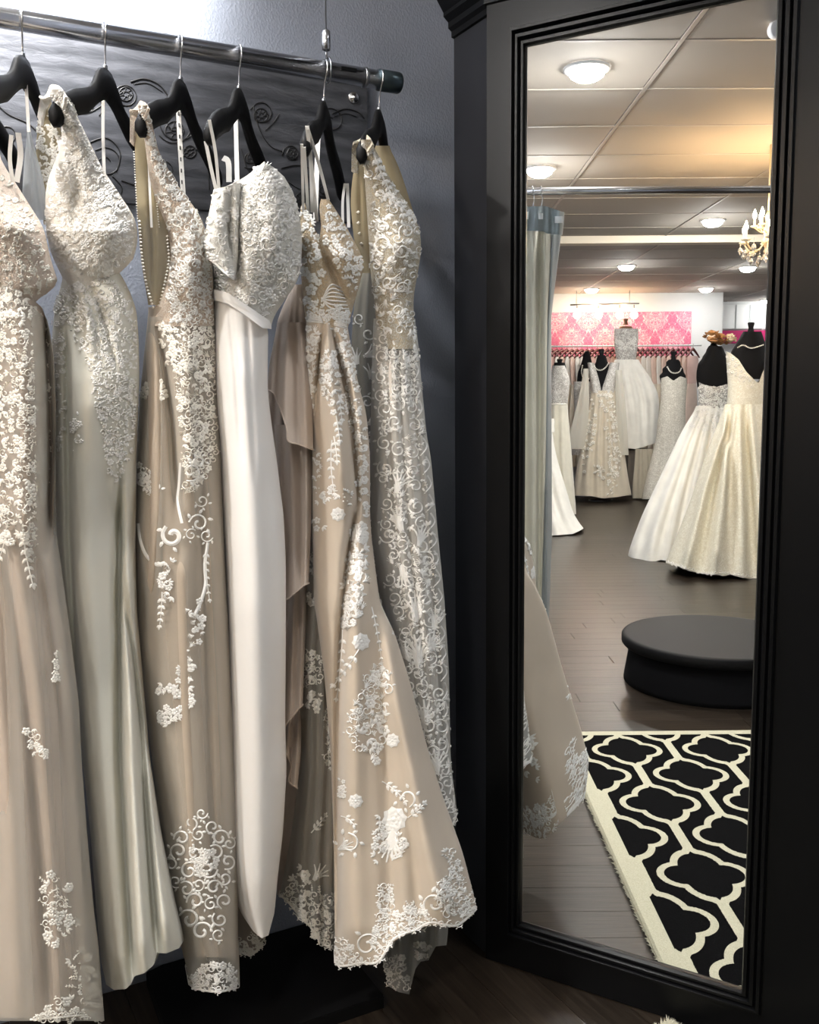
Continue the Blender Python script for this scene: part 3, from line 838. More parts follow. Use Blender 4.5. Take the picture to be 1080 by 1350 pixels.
c = Cloth([(362, -84, 30), (385, -84, 46), (420, -92, 62), (470, -98, 70), (540, -105, 73), (600, -110, 72), (718, -115, 70), (793, -118, 76), (828, -120, 84), (926, -122, 95), (1009, -125, 100), (1100, -128, 106), (1202, -130, 112), (1290, -132, 120), (1342, -132, 126)],
          [(360, YA - .03), (1340, YA - .08)], [(360, .09), (600, .12), (1340, .20)], top=[(-200, 350), (0, 352), (40, 392), (60, 410), (90, 420)])
c.fold([(58, 410), (63, 500), (66, 600), (62, 720)], 9, -.07).fold([(20, 380), (32, 470), (36, 600), (40, 720)], 22, .035)
c.fold([(6, 740), (22, 860), (38, 1000), (52, 1150), (62, 1335)], 6, -.035).fold([(24, 740), (50, 900), (66, 1050), (84, 1335)], 12, .025)
c.fold([(-20, 760), (-4, 900), (14, 1080), (26, 1335)], 14, .02).fold([(52, 760), (78, 950), (92, 1100), (106, 1335)], 6, -.025)
c.build('skirt', M_BLUSH, d0, nv=100)
c = Cloth([(372, -60, 36), (385, -66, 47), (420, -70, 63), (470, -70, 71), (540, -70, 74), (600, -70, 73), (700, -60, 74), (740, -50, 80), (828, -45, 92), (926, -42, 104), (1009, -42, 108), (1100, -42, 115), (1202, -42, 124), (1246, -42, 130), (1300, -42, 134), (1346, -42, 138)], [(360, YA - .04), (700, YA - .045), (1340, YA - .12)], [(360, .09), (600, .125), (1340, .205)], top=[(-200, 360), (0, 362), (40, 402), (60, 420), (90, 430)])
c.fold([(58, 410), (63, 500), (66, 600), (62, 720)], 9, -.07).fold([(20, 380), (32, 470), (36, 600), (40, 720)], 22, .035)
c.pleats(7, .006, 8, 12, 640, 1346, .35, .97)
c.build('tulle_overskirt', M_TULLE, d0)
L = Lace(c, 7); L.fill([(-10, 356), (36, 396), (58, 430), (64, 520), (62, 600), (58, 660), (40, 740), (30, 700), (16, 720), (-10, 700)], 300, 4, 7.5, 'fllsp', .62)
L.sprig(30, 690, 1.5, 80, 7, -.2, 2.4, 12); L.sprig(10, 690, 1.7, 55, 5, .3, 2.4, 12)
L.build('skirt_lace', M_THREAD, d0)
L = Lace(c, 9); L.fill([(64, 860), (78, 856), (82, 890), (70, 900)], 8, 4, 6, 'fl', .6); L.fill([(34, 962), (48, 960), (52, 985), (66, 990), (60, 1000), (40, 992)], 12, 4, 6, 'fls', .55)
L.fill([(52, 1160), (66, 1152), (78, 1170), (94, 1165), (86, 1200), (104, 1215), (86, 1228), (80, 1250), (64, 1246), (58, 1200)], 36, 4.5, 7.5, 'flsp', .55)
L.fill([(88, 1270), (110, 1250), (124, 1270), (136, 1320), (136, 1346), (40, 1346), (66, 1325), (96, 1310)], 60, 4, 7, 'flsp', .55)
L.hem([(40, 1344), (90, 1340), (137, 1336)], 3, 12, 5); L.build('hem_lace', M_THREAD, d0)
strip('hanging_loop', d0, [([(34, 108), (36, 140), (38, 174)], 4, YA, YA), ([(15, 178), (13, 210), (17, 240)], 5, YA - .1, YA - .08), ([(24, 175), (27, 205), (22, 240)], 7, YA - .1, YA - .08)])
c = Cloth([(172, 36, 40), (200, 33, 47), (240, 30, 58), (290, 28, 66)], YA + .05, .03); c.pleats(4, .006, 3, 5, 180, 290)
c.build('sheer_back', tulle('grey_veil', (.55, .58, .60), .55), d0, 24, 20)

# --- ivory V-neck dress
d1 = dress(137, YB_, 'ivory V-neck dress with leafy lace bodice and plain satin skirt, second from the left')
M_IV_NET = lace_net('ivory_worked_net', (.84, .82, .76), (.79, .75, .68), 170, .5)
M_IVORY = fabric('ivory_satin', (.72, .705, .625), .8, .15, 500, .08, .04, .2)
c = Cloth([(118, 66, 80), (130, 69, 92), (150, 76, 100), (170, 82, 110), (195, 80, 122), (223, 68, 135), (245, 61, 151), (268, 59, 165), (282, 60, 176), (305, 61, 182), (330, 66, 180), (350, 74, 172), (364, 82, 150), (376, 86, 142)],
          [(118, YB_ - NE), (200, YB_ - .12), (290, YB_ - .05), (400, YB_ - .02)], [(118, .012), (170, .03), (240, .07), (305, .11), (370, .07)])
c.fold([(96, 215), (104, 250), (98, 290)], 8, -.02).fold([(140, 275), (146, 310), (140, 345)], 24, .025).fold([(72, 330), (92, 352), (120, 366)], 9, -.015)
c.build('bodice', M_IV_NET, d1)
L = Lace(c, 11); L.fill([(66, 120), (80, 122), (94, 132), (110, 170), (134, 222), (150, 244), (166, 268), (181, 300), (178, 330), (168, 352), (140, 362), (100, 360), (70, 338), (61, 300), (62, 268), (74, 240), (84, 200), (84, 165)], 420, 3.6, 6.4, 'fllluf', .6)
L.build('bodice_lace', M_THREADW, d1)
c = Cloth([(132, 54, 66), (160, 50, 78), (200, 47, 86), (250, 52, 84), (296, 58, 78)], YB_ + .02, .02)
c.build('sheer_back', M_SHEER, d1, 24, 20)
L = Lace(c, 12); L.fill([(52, 150), (70, 150), (84, 200), (84, 250), (60, 290), (50, 220)], 55, 4, 6, 'fl', .62).build('back_lace', M_THREAD, d1)
strap_over('strap', d1, [(86, 136), (76, 122), (66, 121), (58, 134), (53, 160)], .020, YB_ - NE - .012, YB_ - .03, M_IV_NET)
strip('hanging_loop', d1, [([(136, 128), (136, 180), (138, 240)], 4, YB_, YB_), ([(78, 185), (82, 220), (80, 250)], 5, YB_ - .01, YB_ - .01), ([(87, 186), (88, 220), (86, 252)], 5, YB_ - .012, YB_ - .012)])
c = Cloth([(352, 84, 152), (372, 82, 166), (407, 72, 180), (450, 68, 183), (496, 65, 184), (555, 65, 182), (600, 66, 180), (630, 67, 180), (724, 72, 179), (807, 80, 181), (911, 98, 190), (955, 104, 194), (994, 108, 197), (1098, 119, 213), (1187, 126, 231), (1237, 130, 243), (1306, 138, 246)],
          [(352, YB_ - .03), (700, YB_ - .02), (1300, YB_ - .08)], [(352, .06), (500, .10), (900, .08), (1300, .14)],
          top=[(60, 362), (88, 366), (120, 360), (150, 356), (180, 372)],
          bot=[(120, 1228), (134, 1270), (140, 1298), (150, 1305), (166, 1304), (173, 1297), (177, 1287), (190, 1283), (203, 1272), (207, 1256), (219, 1257), (236, 1250), (245, 1236)])
c.fold([(88, 440), (90, 600), (92, 720), (104, 955), (122, 1150), (142, 1300)], 5, -.028).fold([(116, 500), (112, 700), (124, 955), (154, 1296)], 20, .022, 18)
c.fold([(158, 640), (156, 800), (158, 1000), (166, 1150), (175, 1295)], 6, -.045, 5).fold([(170, 740), (174, 1000), (190, 1280)], 9, .03)
c.fold([(166, 790), (184, 950), (199, 1150), (208, 1262)], 4.5, -.038).fold([(190, 980), (224, 1250)], 10, .03)
c.fold([(140, 640), (148, 690), (158, 720)], 10, -.02)
for k, (x0, x1) in enumerate(((92, 100), (104, 124), (118, 150))): c.fold([(x0, 372), ((x0 + x1) / 2, 410), (x1, 470)], 4.5, .016 if k % 2 else -.014)
c.build('skirt', M_IVORY, d1, nu=72, nv=110)
L = Lace(c, 13, .0013); L.fill([(70, 400), (88, 376), (120, 366), (164, 378), (181, 430), (182, 540), (172, 590), (154, 640), (143, 620), (128, 540), (112, 470), (96, 440)], 460, 3.4, 5.6, 'fllsb', .6)
L.fill([(67, 420), (86, 420), (87, 500), (84, 590), (66, 600)], 60, 3, 5, 'flb', .62)
L.fill([(92, 560), (106, 540), (110, 590), (96, 600)], 10, 3, 5, 'flb', .62)
L.build('skirt_lace', M_THREADW, d1)

# --- nude dress with pearl strings
d2 = dress(240, YC, 'nude dress with a sheer front edged by strings of pearls and scroll lace on tulle')
M_NUDE = fabric('nude_lining', (.48, .40, .315), .75, .25, 700, .12)
M_NU_NET = lace_net('nude_worked_net', (.80, .75, .67), (.58, .46, .36), 150, .7)
c = Cloth([(139, 181, 193), (160, 187, 200), (203, 193, 210), (230, 196, 226), (253, 202, 240), (280, 212, 262), (304, 222, 272), (342, 226, 279), (380, 216, 282), (405, 203, 283), (430, 196, 284)],
          [(139, YC - NE), (220, YC - .13), (300, YC - .06), (430, YC - .04)], [(139, .012), (220, .04), (300, .09), (430, .08)])
c.fold([(222, 320), (214, 370), (206, 415)], 7, -.03).fold([(250, 310), (252, 340), (244, 380)], 16, .02)
c.build('bodice', M_NU_NET, d2)
L = Lace(c, 15); L.fill([(184, 141), (194, 144), (208, 200), (240, 254), (262, 284), (276, 340), (282, 425), (228, 425), (222, 380), (230, 320), (216, 260), (204, 220)], 210, 3.6, 6.4, 'sssflu', .6)
for q in ((232, 292, 10), (244, 318, 11), (240, 350, 9), (256, 300, 8), (216, 258, 8)): L.scroll(q[0], q[1], q[2], L.r.uniform(0, 6), 1.2, L.r.choice((1, -1)))
L.build('bodice_lace', M_THREADW, d2)
c = Cloth([(158, 176, 190), (200, 178, 200), (260, 180, 212), (310, 183, 226), (350, 187, 230), (380, 192, 222), (402, 196, 210)], YC - .05, .02)
c.fold([(196, 200), (200, 300), (203, 390)], 3, -.01)
c.build('sheer_panel', M_SHEER, d2, 28, 30)
L = Lace(c, 16, .002); L.beads([(185, 292), (188, 335), (194, 374), (203, 408)], 4.6, 2.0); L.beads([(220, 312), (222, 345), (214, 385), (206, 412)], 4.6, 2.0); L.beads([(178, 200), (181, 260), (183, 292)], 3.4, 1.1)
L.beads([(203, 208), (206, 260), (210, 300)], 3.4, 1.2); L.build('pearl_trim', M_PEARL, d2)
strap_over('strap', d2, [(194, 150), (188, 141), (181, 141), (176, 154), (175, 190)], .017, YC - NE - .01, YC - .05, M_NU_NET)
strip('hanging_loop', d2, [([(235, 140), (238, 200), (242, 262)], 6, YC, YC), ([(196, 210), (198, 260), (200, 300)], 3, YC - .075, YC - .075)])
tk = MB()
for k in range(7):
    q = at(235.4 + k * .75, 150 + k * 15, YC - .003); tk.box(q, RT * .0012, azv(0) * .0004, (0, 0, .0035))
tk.build('strap_print', M_PRINT, d2)['kind'] = 'stuff'
sk = [(405, 196, 283), (428, 194, 284), (467, 190, 285), (526, 185, 286), (600, 181, 290), (718, 178, 294), (778, 178, 297), (852, 184, 301), (950, 198, 306), (1040, 207, 309), (1098, 213, 311), (1160, 219, 312), (1231, 234, 312), (1262, 243, 312)]
c = Cloth(sk, [(400, YC - .03), (1300, YC - .05)], [(400, .07), (700, .10), (1300, .12)])
c.fold([(207, 430), (217, 475), (228, 560), (234, 660)], 5, -.035).fold([(200, 440), (204, 520), (206, 640), (200, 800)], 10, .025).fold([(214, 700), (206, 830), (206, 1000)], 5, -.02)
c.fold([(244, 440), (250, 560), (256, 660)], 12, .022).fold([(262, 560), (266, 700), (276, 1000), (284, 1250)], 5, -.018).fold([(240, 720), (244, 950), (258, 1250)], 14, .025)
c.build('lining_skirt', M_NUDE, d2, nv=100)
c = Cloth([(418, 196, 283), (440, 193, 285), (467, 190, 286), (526, 184, 288), (600, 180, 292), (718, 177, 296), (778, 177, 299), (852, 182, 303), (950, 194, 308), (1040, 205, 311), (1098, 212, 313), (1160, 219, 314), (1231, 236, 314), (1276, 246, 316), (1310, 252, 316)],
          [(418, YC - .038), (1300, YC - .066)], [(418, .078), (560, .09), (700, .11), (1300, .13)], bot=[(236, 1262), (246, 1290), (254, 1302), (280, 1309), (304, 1306), (316, 1296)])
c.fold([(207, 430), (217, 475), (228, 560), (234, 660)], 5, -.03).fold([(244, 440), (250, 560), (256, 660)], 12, .02)
c.pleats(6, .004, 8, 10, 470, 1300, .05, .97)
c.build('tulle_overskirt', M_TULLE, d2)
L = Lace(c, 17); L.fill([(222, 425), (283, 425), (284, 600), (268, 636), (246, 650), (240, 560), (230, 480)], 190, 4, 7, 'sslfu', .6)
for q in ((196, 512, 9), (208, 508, 9), (214, 520, 8), (190, 520, 7)): L.flower(*q)
L.fill([(212, 425), (226, 430), (230, 470), (218, 480)], 12, 5, 7, 'fl', .6); L.build('skirt_lace', M_THREAD, d2)
L = Lace(c, 18)
L.cord([(182, 690), (185, 712), (193, 732), (206, 744), (218, 742)], 4, 5); L.scroll(228, 706, 15, -2.2, 1.1, -1, 7); L.cord([(240, 690), (234, 660), (236, 640), (238, 610)], 4, 3); L.scroll(190, 630, 12, 1, 1.1); L.scroll(204, 640, 10, 3, 1.1, -1)
L.fill([(183, 600), (198, 612), (212, 640), (204, 652), (184, 640)], 14, 4, 6, 'fls', .5); L.fill([(208, 738), (230, 738), (226, 775), (236, 790), (214, 790)], 16, 4, 6, 'flu', .5); L.sprig(214, 780, 1.6, 44, 5, .1, 2.2, 9)
for q in ((252, 622, 13), (262, 610, 9), (262, 690, 13), (266, 660, 9), (252, 705, 8), (272, 706, 9)): L.scroll(q[0], q[1], q[2], L.r.uniform(0, 6), 1.2, L.r.choice((1, -1)), None, 4)
L.cord([(274, 715), (270, 745), (271, 770), (264, 795), (256, 812)], 4, 5); L.fill([(246, 805), (262, 790), (270, 810), (262, 850), (254, 845)], 14, 4, 6, 'flu', .5)
L.sprig(272, 720, 1.6, 70, 7, -.2, 1.6, 7)
L.fill([(240, 850), (254, 848), (256, 880), (252, 905), (226, 920), (208, 912), (206, 900), (234, 898)], 26, 4, 7, 'flu', .5); L.fill([(216, 930), (236, 935), (252, 915), (256, 922), (234, 950), (222, 958), (206, 945)], 22, 4, 7, 'fl', .5)
for x, y, r, a, dd in ((266, 1072, 8, 0, 1), (252, 1085, 10, 2, -1), (280, 1090, 10, 1, 1), (240, 1105, 11, 3, 1), (262, 1100, 9, 4, -1), (290, 1105, 12, 0, -1), (236, 1122, 12, 2, 1), (302, 1112, 9, 5, 1), (256, 1126, 10, 1, -1), (284, 1124, 11, 4, 1), (300, 1136, 11, 2, -1), (226, 1140, 10, 3, 1), (250, 1148, 12, 5, -1), (274, 1146, 13, 0, 1), (296, 1158, 10, 3, -1),
                       (232, 1162, 9, 1, 1), (246, 1172, 11, 4, 1), (262, 1166, 9, 2, -1), (282, 1170, 11, 0, -1), (258, 1188, 12, 3, 1), (278, 1192, 9, 5, -1), (250, 1212, 14, 3.5, 1), (296, 1188, 11, 2, 1), (290, 1212, 11, 4, -1), (266, 1228, 14, 0, -1), (288, 1232, 9, 1, 1)):
    L.scroll(x, y, r, a, 1.15, dd, max(2, r * .3), 3)
L.fill([(250, 1120), (280, 1115), (290, 1150), (262, 1158)], 16, 4, 6, 'f', .6); L.beads([(258, 1132), (266, 1140), (276, 1134)], 4, 1.5)
L.fill([(252, 1290), (268, 1276), (286, 1268), (302, 1274), (315, 1284), (314, 1302), (280, 1308), (258, 1302)], 44, 4, 7, 'flsu', .5); L.hem([(242, 1275), (252, 1299), (280, 1307), (304, 1304), (315, 1292)], 3, 10, 5)
L.build('tulle_lace', M_THREADW, d2)

# --- white crepe dress
d3 = dress(325, YD, 'plain white crepe dress with an off-the-shoulder lace bodice and narrow belt')
M_CREPE = fabric('white_crepe', (.85, .83, .805), .8, .2, 800, .08, .02, .2)
M_WH_NET = lace_net('white_worked_lace', (.87, .86, .81), (.77, .755, .70), 120, .6)
M_TAUPE = fabric('taupe_chiffon', (.60, .51, .44), .6, .3, 700, .1, .06)
c = Cloth([(212, 342, 354), (227, 326, 371), (241, 308, 381), (252, 284, 387), (289, 276, 396), (310, 275, 398), (337, 275, 398), (362, 276, 396), (378, 276, 388), (395, 276, 376), (420, 277, 359), (434, 296, 357)], [(212, YD - .12), (300, YD - .05)], [(212, .05), (300, .11), (430, .09)],
          top=[(264, 262), (283, 250), (313, 242), (330, 229), (348, 213), (360, 220), (372, 232), (387, 256), (396, 288)], bot=[(270, 392), (300, 398), (325, 414), (345, 430), (357, 432), (400, 432)])
c.fold([(304, 256), (307, 300), (311, 360)], 5, -.04).fold([(350, 250), (362, 300), (356, 350)], 22, .025).fold([(318, 262), (330, 330), (326, 390)], 14, .02).fold([(376, 330), (356, 390), (345, 420)], 12, -.015)
c.build('bodice', M_WH_NET, d3)
L = Lace(c, 21, .0012); L.fill([(316, 246), (348, 217), (372, 236), (390, 262), (396, 330), (384, 372), (352, 414), (322, 396), (314, 340)], 110, 5.5, 9, 'ssfuup', .62)
for q in ((374, 282, 15), (362, 262, 12), (352, 320, 14), (336, 360, 13), (340, 285, 12)): L.scroll(q[0], q[1], q[2], L.r.uniform(0, 6), 1.2, L.r.choice((1, -1)), None, 6)
L.fill([(280, 345), (312, 365), (330, 402), (282, 386)], 40, 4, 6, 'fls', .6); L.build('bodice_lace', M_THREADW, d3)
c = Cloth([(241, 283, 318), (252, 281, 317), (300, 272, 316), (335, 265, 314), (347, 275, 313), (369, 298, 310)], YD - .16, .035, top=[(283, 250), (300, 245), (318, 241)], bot=[(262, 335), (270, 340), (280, 345), (296, 360), (307, 369), (314, 364)])
c.fold([(305, 250), (302, 300), (308, 360)], 5, -.02).fold([(286, 260), (280, 320)], 10, .012)
c.build('off_shoulder_cuff', M_WH_NET, d3, 36, 36)
L = Lace(c, 22, .0012); L.fill([(284, 254), (312, 248), (310, 300), (306, 362), (280, 342), (268, 332), (274, 300)], 26, 5, 8, 'sfup', .62); L.cord([(265, 337), (280, 344), (296, 359), (308, 368)], 3, 3); L.build('cuff_lace', M_THREADW, d3)
c = Cloth([(378, 275, 330), (394, 275, 340), (405, 276, 348), (420, 290, 358), (436, 320, 358)], YD - .06, [(370, .115), (436, .10)], top=[(270, 378), (300, 386), (325, 402), (357, 424)], bot=[(270, 393), (300, 400), (325, 416), (345, 432), (358, 434)])
c.fold([(276, 388), (320, 408), (356, 429)], 3, -.003)
c.build('belt', M_CREPE, d3, 40, 8)
c = Cloth([(388, 277, 340), (433, 277, 354), (474, 277, 353), (515, 278, 353), (543, 281, 356), (600, 288, 364), (679, 293, 374), (742, 297, 377), (836, 301, 377), (950, 303, 376), (1017, 303, 378), (1100, 302, 373), (1150, 303, 367), (1203, 316, 362), (1240, 334, 357)], [(388, YD - .05), (1240, YD - .09)], [(388, .10), (800, .12), (1240, .08)],
          top=[(270, 390), (300, 397), (325, 412), (345, 428), (358, 430)], bot=[(302, 1148), (310, 1180), (320, 1206), (334, 1228), (345, 1237), (354, 1233), (362, 1203)])
c.fold([(322, 460), (330, 700), (338, 1000), (345, 1200)], 24, .02).fold([(303, 410), (312, 500), (318, 600)], 4, -.010).fold([(326, 420), (330, 500), (336, 620)], 4, -.008).fold([(345, 440), (347, 500)], 4, -.012).fold([(350, 620), (362, 800), (364, 1000)], 10, -.012).fold([(312, 1150), (330, 1220)], 5, -.01)
c.build('skirt', M_CREPE, d3, nv=90)
c = Cloth([(688, 276, 294), (720, 278, 299), (800, 281, 302), (860, 287, 304), (895, 292, 306), (945, 298, 310)], YD + .05, .03, bot=[(270, 690), (277, 830), (290, 895), (294, 902), (299, 925), (310, 948)])
c.fold([(284, 700), (288, 800), (294, 890)], 4, .02).build('satin_cascade', fabric('grey_satin_lining', (.66, .60, .56), .35, .1, 500, .05, .03, .5), d3, 28, 40)
c = Cloth([(375, 386, 398), (420, 366, 404), (500, 354, 411), (560, 352, 413), (600, 358, 413), (700, 364, 413), (800, 370, 411), (900, 362, 404), (1000, 357, 398), (1100, 360, 392), (1180, 366, 384)], YD + .08, .02); c.pleats(6, .012, 5, 6, 400, 1180)
c.build('train', M_TAUPE, d3, 40, 70)
tiers = [([(425, 366, 402), (480, 355, 410), (520, 352, 412), (596, 353, 413)], [(350, 508), (354, 514), (362, 521), (372, 545), (378, 566), (380, 581), (395, 586), (414, 593)]),
         ([(560, 362, 412), (640, 368, 412), (700, 372, 410), (792, 374, 406)], [(366, 622), (372, 650), (375, 780), (378, 790), (386, 784), (402, 771), (412, 768)]),
         ([(770, 376, 406), (860, 374, 402), (955, 372, 398)], [(370, 900), (374, 954), (380, 951), (396, 932), (402, 928)]),
         ([(930, 374, 398), (990, 364, 397), (1000, 362, 396), (1040, 364, 392)], [(360, 990), (366, 985), (376, 992), (384, 1010), (381, 1030), (394, 1040)])]
for k, (rw, bt) in enumerate(tiers):
    c = Cloth(rw, [(rw[0][0], YD + .05), (rw[-1][0], YD - .035 - .004 * k)], .025, bot=bt); c.pleats(4, .012, 4, 6, rw[0][0], rw[-1][0])
    o = c.build('ruffle', M_TAUPE, d3, 36, 30)
    L = Lace(c, 30 + k, .001); L.cord(bt, 2.2, 2.2, 40, .8); L.build('ruffle_edge', fabric('lit_taupe_edge', (.66, .56, .48), .5), o)  # paler cord paints the light along each ruffle hem
c = Cloth([(1120, 304, 330), (1160, 304, 344), (1200, 305, 352), (1240, 310, 350), (1262, 312, 348)], YD + .04, .03, bot=[(304, 1232), (312, 1250), (325, 1258), (338, 1256), (348, 1240)])
c.build('underskirt', fabric('taupe_underskirt', (.36, .31, .26), .8), d3, 28, 30)
L = Lace(c, 35); L.fill([(310, 1236), (330, 1236), (346, 1222), (348, 1244), (330, 1258), (314, 1254)], 24, 4, 6, 'flsp', .55); L.hem([(306, 1240), (316, 1254), (332, 1258), (347, 1243)], 3, 9, 4.5); L.build('underskirt_lace', M_THREAD, d3)
strip('spaghetti_strap', d3, [([(276, 158), (284, 200), (289, 252)], 4, YD - NE - .02, YD - .17), ([(271, 186), (279, 225), (286, 254)], 4.5, YD - NE + .01, YD - .168)])
strip('hanging_loop', d3, [([(311, 152), (312, 200), (313, 240)], 5.5, YD - .005, YD - .10), ([(294, 208), (301, 214), (302, 240)], 7, YD + .1, YD + .1)])

# --- champagne dress with twisted waist
d4 = dress(440, YE, 'champagne lace dress with a gathered waist and flared scalloped hem, second from the right')
M_CHAMP = fabric('champagne_lining', (.57, .485, .39), .7, .3, 700, .1, .05)
M_CH_NET = lace_net('champagne_worked_net', (.78, .70, .58), (.60, .47, .31), 150, .7)
c = Cloth([(258, 400, 440), (270, 396, 443), (300, 396, 457), (337, 396, 478), (351, 396, 480), (375, 398, 474), (392, 399, 469), (412, 402, 464), (432, 405, 458)], [(258, YE - .10), (337, YE - .06), (430, YE - .05)], [(258, .03), (337, .09), (430, .06)],
          top=[(394, 276), (401, 266), (410, 290), (420, 316), (427, 292), (433, 262), (441, 274), (457, 301), (470, 322), (480, 345)])
c.fold([(421, 312), (436, 350), (455, 392)], 6, -.035).fold([(448, 310), (458, 340)], 14, .02).fold([(408, 320), (410, 360)], 9, .012)
c.build('bodice', M_CH_NET, d4)
L = Lace(c, 41); L.fill([(434, 268), (456, 302), (476, 338), (476, 362), (466, 388), (446, 350), (428, 318), (428, 296)], 120, 3.4, 5.6, 'fllb', .6)
L.fill([(398, 272), (406, 280), (418, 312), (424, 340), (400, 352)], 50, 3.6, 6, 'flb', .62)
for q in ((402, 358, 7), (412, 366, 7), (411, 382, 8), (405, 396, 6), (424, 360, 6), (420, 372, 5)): L.flower(*q)
for k in range(7): L.cord([(424, 398 - k), (436, 376 + k * 5), (450 + k * 1.6, 380 + k * 4.5)], 2.6, 1.8, 14)
L.fill([(402, 392), (426, 400), (456, 408), (462, 424), (408, 424)], 34, 3.5, 5.5, 'fl', .6); L.build('bodice_lace', M_THREADW, d4)
c = Cloth([(416, 404, 457), (428, 403, 458), (440, 404, 460), (457, 404, 463), (508, 407, 473), (543, 408, 483), (600, 412, 488), (679, 412, 488), (710, 412, 490), (795, 414, 501), (833, 420, 520), (893, 428, 539), (994, 436, 566), (1050, 438, 584), (1123, 440, 610), (1197, 441, 629), (1278, 442, 632)],
          [(416, YE - .06), (700, YE - .07), (1270, YE - .172)], [(416, .05), (600, .08), (900, .11), (1270, .14)],
          bot=[(436, 1248), (443, 1273), (455, 1275), (475, 1271), (490, 1272), (502, 1266), (517, 1242), (532, 1233), (547, 1228), (567, 1218), (585, 1221), (602, 1222), (616, 1212), (629, 1198)])
c.fold([(428, 424), (424, 450), (421, 480), (416, 540)], 4, -.03).fold([(436, 424), (444, 460), (456, 505), (466, 560), (472, 660)], 4.5, -.032).fold([(430, 430), (436, 500), (446, 580), (452, 660)], 11, .035).fold([(414, 440), (412, 500)], 6, .015).fold([(452, 440), (470, 520), (480, 600)], 9, .022)
c.fold([(470, 660), (458, 740), (450, 830), (446, 930), (443, 1250)], 6, -.05, 5).fold([(470, 760), (466, 900), (462, 1100), (466, 1260)], 16, .04, 22).fold([(480, 640), (500, 800), (508, 950), (516, 1230)], 8, -.02, 12).fold([(486, 740), (530, 950), (560, 1100), (590, 1215)], 14, .035, 20).fold([(520, 960), (545, 1100), (552, 1225)], 8, -.012, 12)
c.kb = .35; c.build('skirt', M_CHAMP, d4, nu=80, nv=110); cb = c
L = Lace(c, 43)
L.fill([(405, 430), (420, 436), (416, 500), (410, 540), (406, 500)], 36, 4, 6, 'flu', .6); L.fill([(438, 432), (458, 436), (470, 500), (486, 600), (484, 690), (472, 640), (466, 580), (452, 500)], 120, 3.4, 5.4, 'fllb', .6)
L.fill([(424, 470), (440, 460), (448, 520), (440, 545), (424, 510)], 36, 4, 6, 'flu', .6)
for y in (520, 548, 575): L.sprig(446 - (y - 520) * .1, y, 1.4, 32, 4, .1, 1.5, 9)
L.sprig(438, 580, 1.65, 70, 6, -.3, 1.6, 9); L.fill([(413, 590), (424, 600), (420, 640), (436, 660), (418, 664)], 22, 3.5, 5.5, 'flb', .58)
L.fill([(434, 642), (466, 650), (462, 664), (436, 656)], 22, 3.2, 5, 'flb', .58); L.rosette(446, 678, 9); L.fill([(410, 688), (420, 684), (430, 694), (412, 698)], 8, 4, 6, 'fl', .6)
L.fill([(464, 696), (484, 690), (486, 726), (470, 730)], 20, 4.5, 7, 'fl', .55); L.rosette(474, 706, 11)
L.fill([(456, 730), (486, 724), (484, 760), (478, 800), (468, 826), (452, 826), (454, 780)], 80, 4, 8, 'uulf', .56)
L.sprig(452, 830, 1.6, 90, 7, .15, 1.6, 9); L.rosette(476, 846, 11); L.sprig(473, 856, 2.1, 56, 5, .2, 1.8, 10)
L.sprig(490, 800, 1.35, 90, 8, .1, 1.4, 6); L.sprig(503, 790, 1.2, 46, 4, .1, 1.4, 6)
L.fill([(486, 880), (504, 870), (514, 892), (510, 930), (506, 976), (496, 1004), (480, 990), (468, 950), (458, 940), (478, 912)], 110, 4.5, 8.5, 'uufls', .56)
for q in ((462, 962, 7), (466, 976, 6), (474, 988, 6), (468, 946, 8)): L.scroll(*q, L.r.uniform(0, 6), 1.1)
L.rosette(518, 976, 9); L.rosette(469, 1056, 9)
L.fill([(448, 1020), (454, 1030), (456, 1050), (447, 1048)], 8, 3, 4.5, 'fl', .6); L.sprig(450, 1076, .3, 20, 3, .8, 1.6, 9); L.scroll(460, 1112, 14, -1.6, 1.0, 1, 3.4, 6); L.plume(447, 1120, -.5, 22, 5)
L.sprig(503, 1030, .5, 40, 5, .5, 1.8, 10); L.rosette(520, 1080, 16); L.sprig(534, 1056, -1.2, 0.1, 1); L.scroll(536, 1052, 13, 1.2, .8, -1, 3.4, 6); L.sprig(538, 1078, -.6, 26, 4, -.3, 1.6, 10)
L.plume(520, 1092, 1.8, 46, 7, 1.2); L.fill([(498, 1072), (514, 1096), (506, 1120), (496, 1140), (492, 1128)], 26, 4, 6.5, 'fl', .56); L.fill([(520, 1100), (540, 1104), (532, 1130), (512, 1136)], 14, 5, 8, 'ul', .56)
L.fill([(584, 1124), (598, 1120), (606, 1140), (612, 1160), (626, 1196), (610, 1210), (586, 1206), (576, 1178), (584, 1160), (596, 1150)], 90, 4, 7, 'flspu', .54); L.sprig(574, 1186, -1.1, 50, 6, .5, 1.8, 9)
L.fill([(500, 1170), (512, 1164), (520, 1188), (518, 1228), (504, 1258), (490, 1250), (498, 1210)], 70, 4, 6.5, 'flsp', .54)
L.scroll(484, 1246, 16, -.6, 1.2, -1, 3.6, 5); L.scroll(573, 1192, 16, 2.0, 1.2, 1, 3.6, 5)
L.fill([(444, 1234), (456, 1240), (474, 1262), (470, 1270), (446, 1270)], 28, 4, 6, 'flsp', .54); L.fill([(520, 1205), (540, 1190), (558, 1196), (566, 1212), (540, 1224), (522, 1234)], 50, 4, 6.5, 'flsp', .54)
L.hem([(438, 1252), (444, 1271), (458, 1273), (476, 1269), (492, 1270), (503, 1263), (517, 1240), (532, 1231), (547, 1226), (567, 1216), (586, 1219), (602, 1220), (616, 1210), (628, 1198)], 3.4, 11, 5.5)
for k in range(5): L.cord([(405, 414 + k * 2.4), (430, 418 + k * 2.0), (457, 424 + k * 2.2)], 2.2, 1.6, 16)
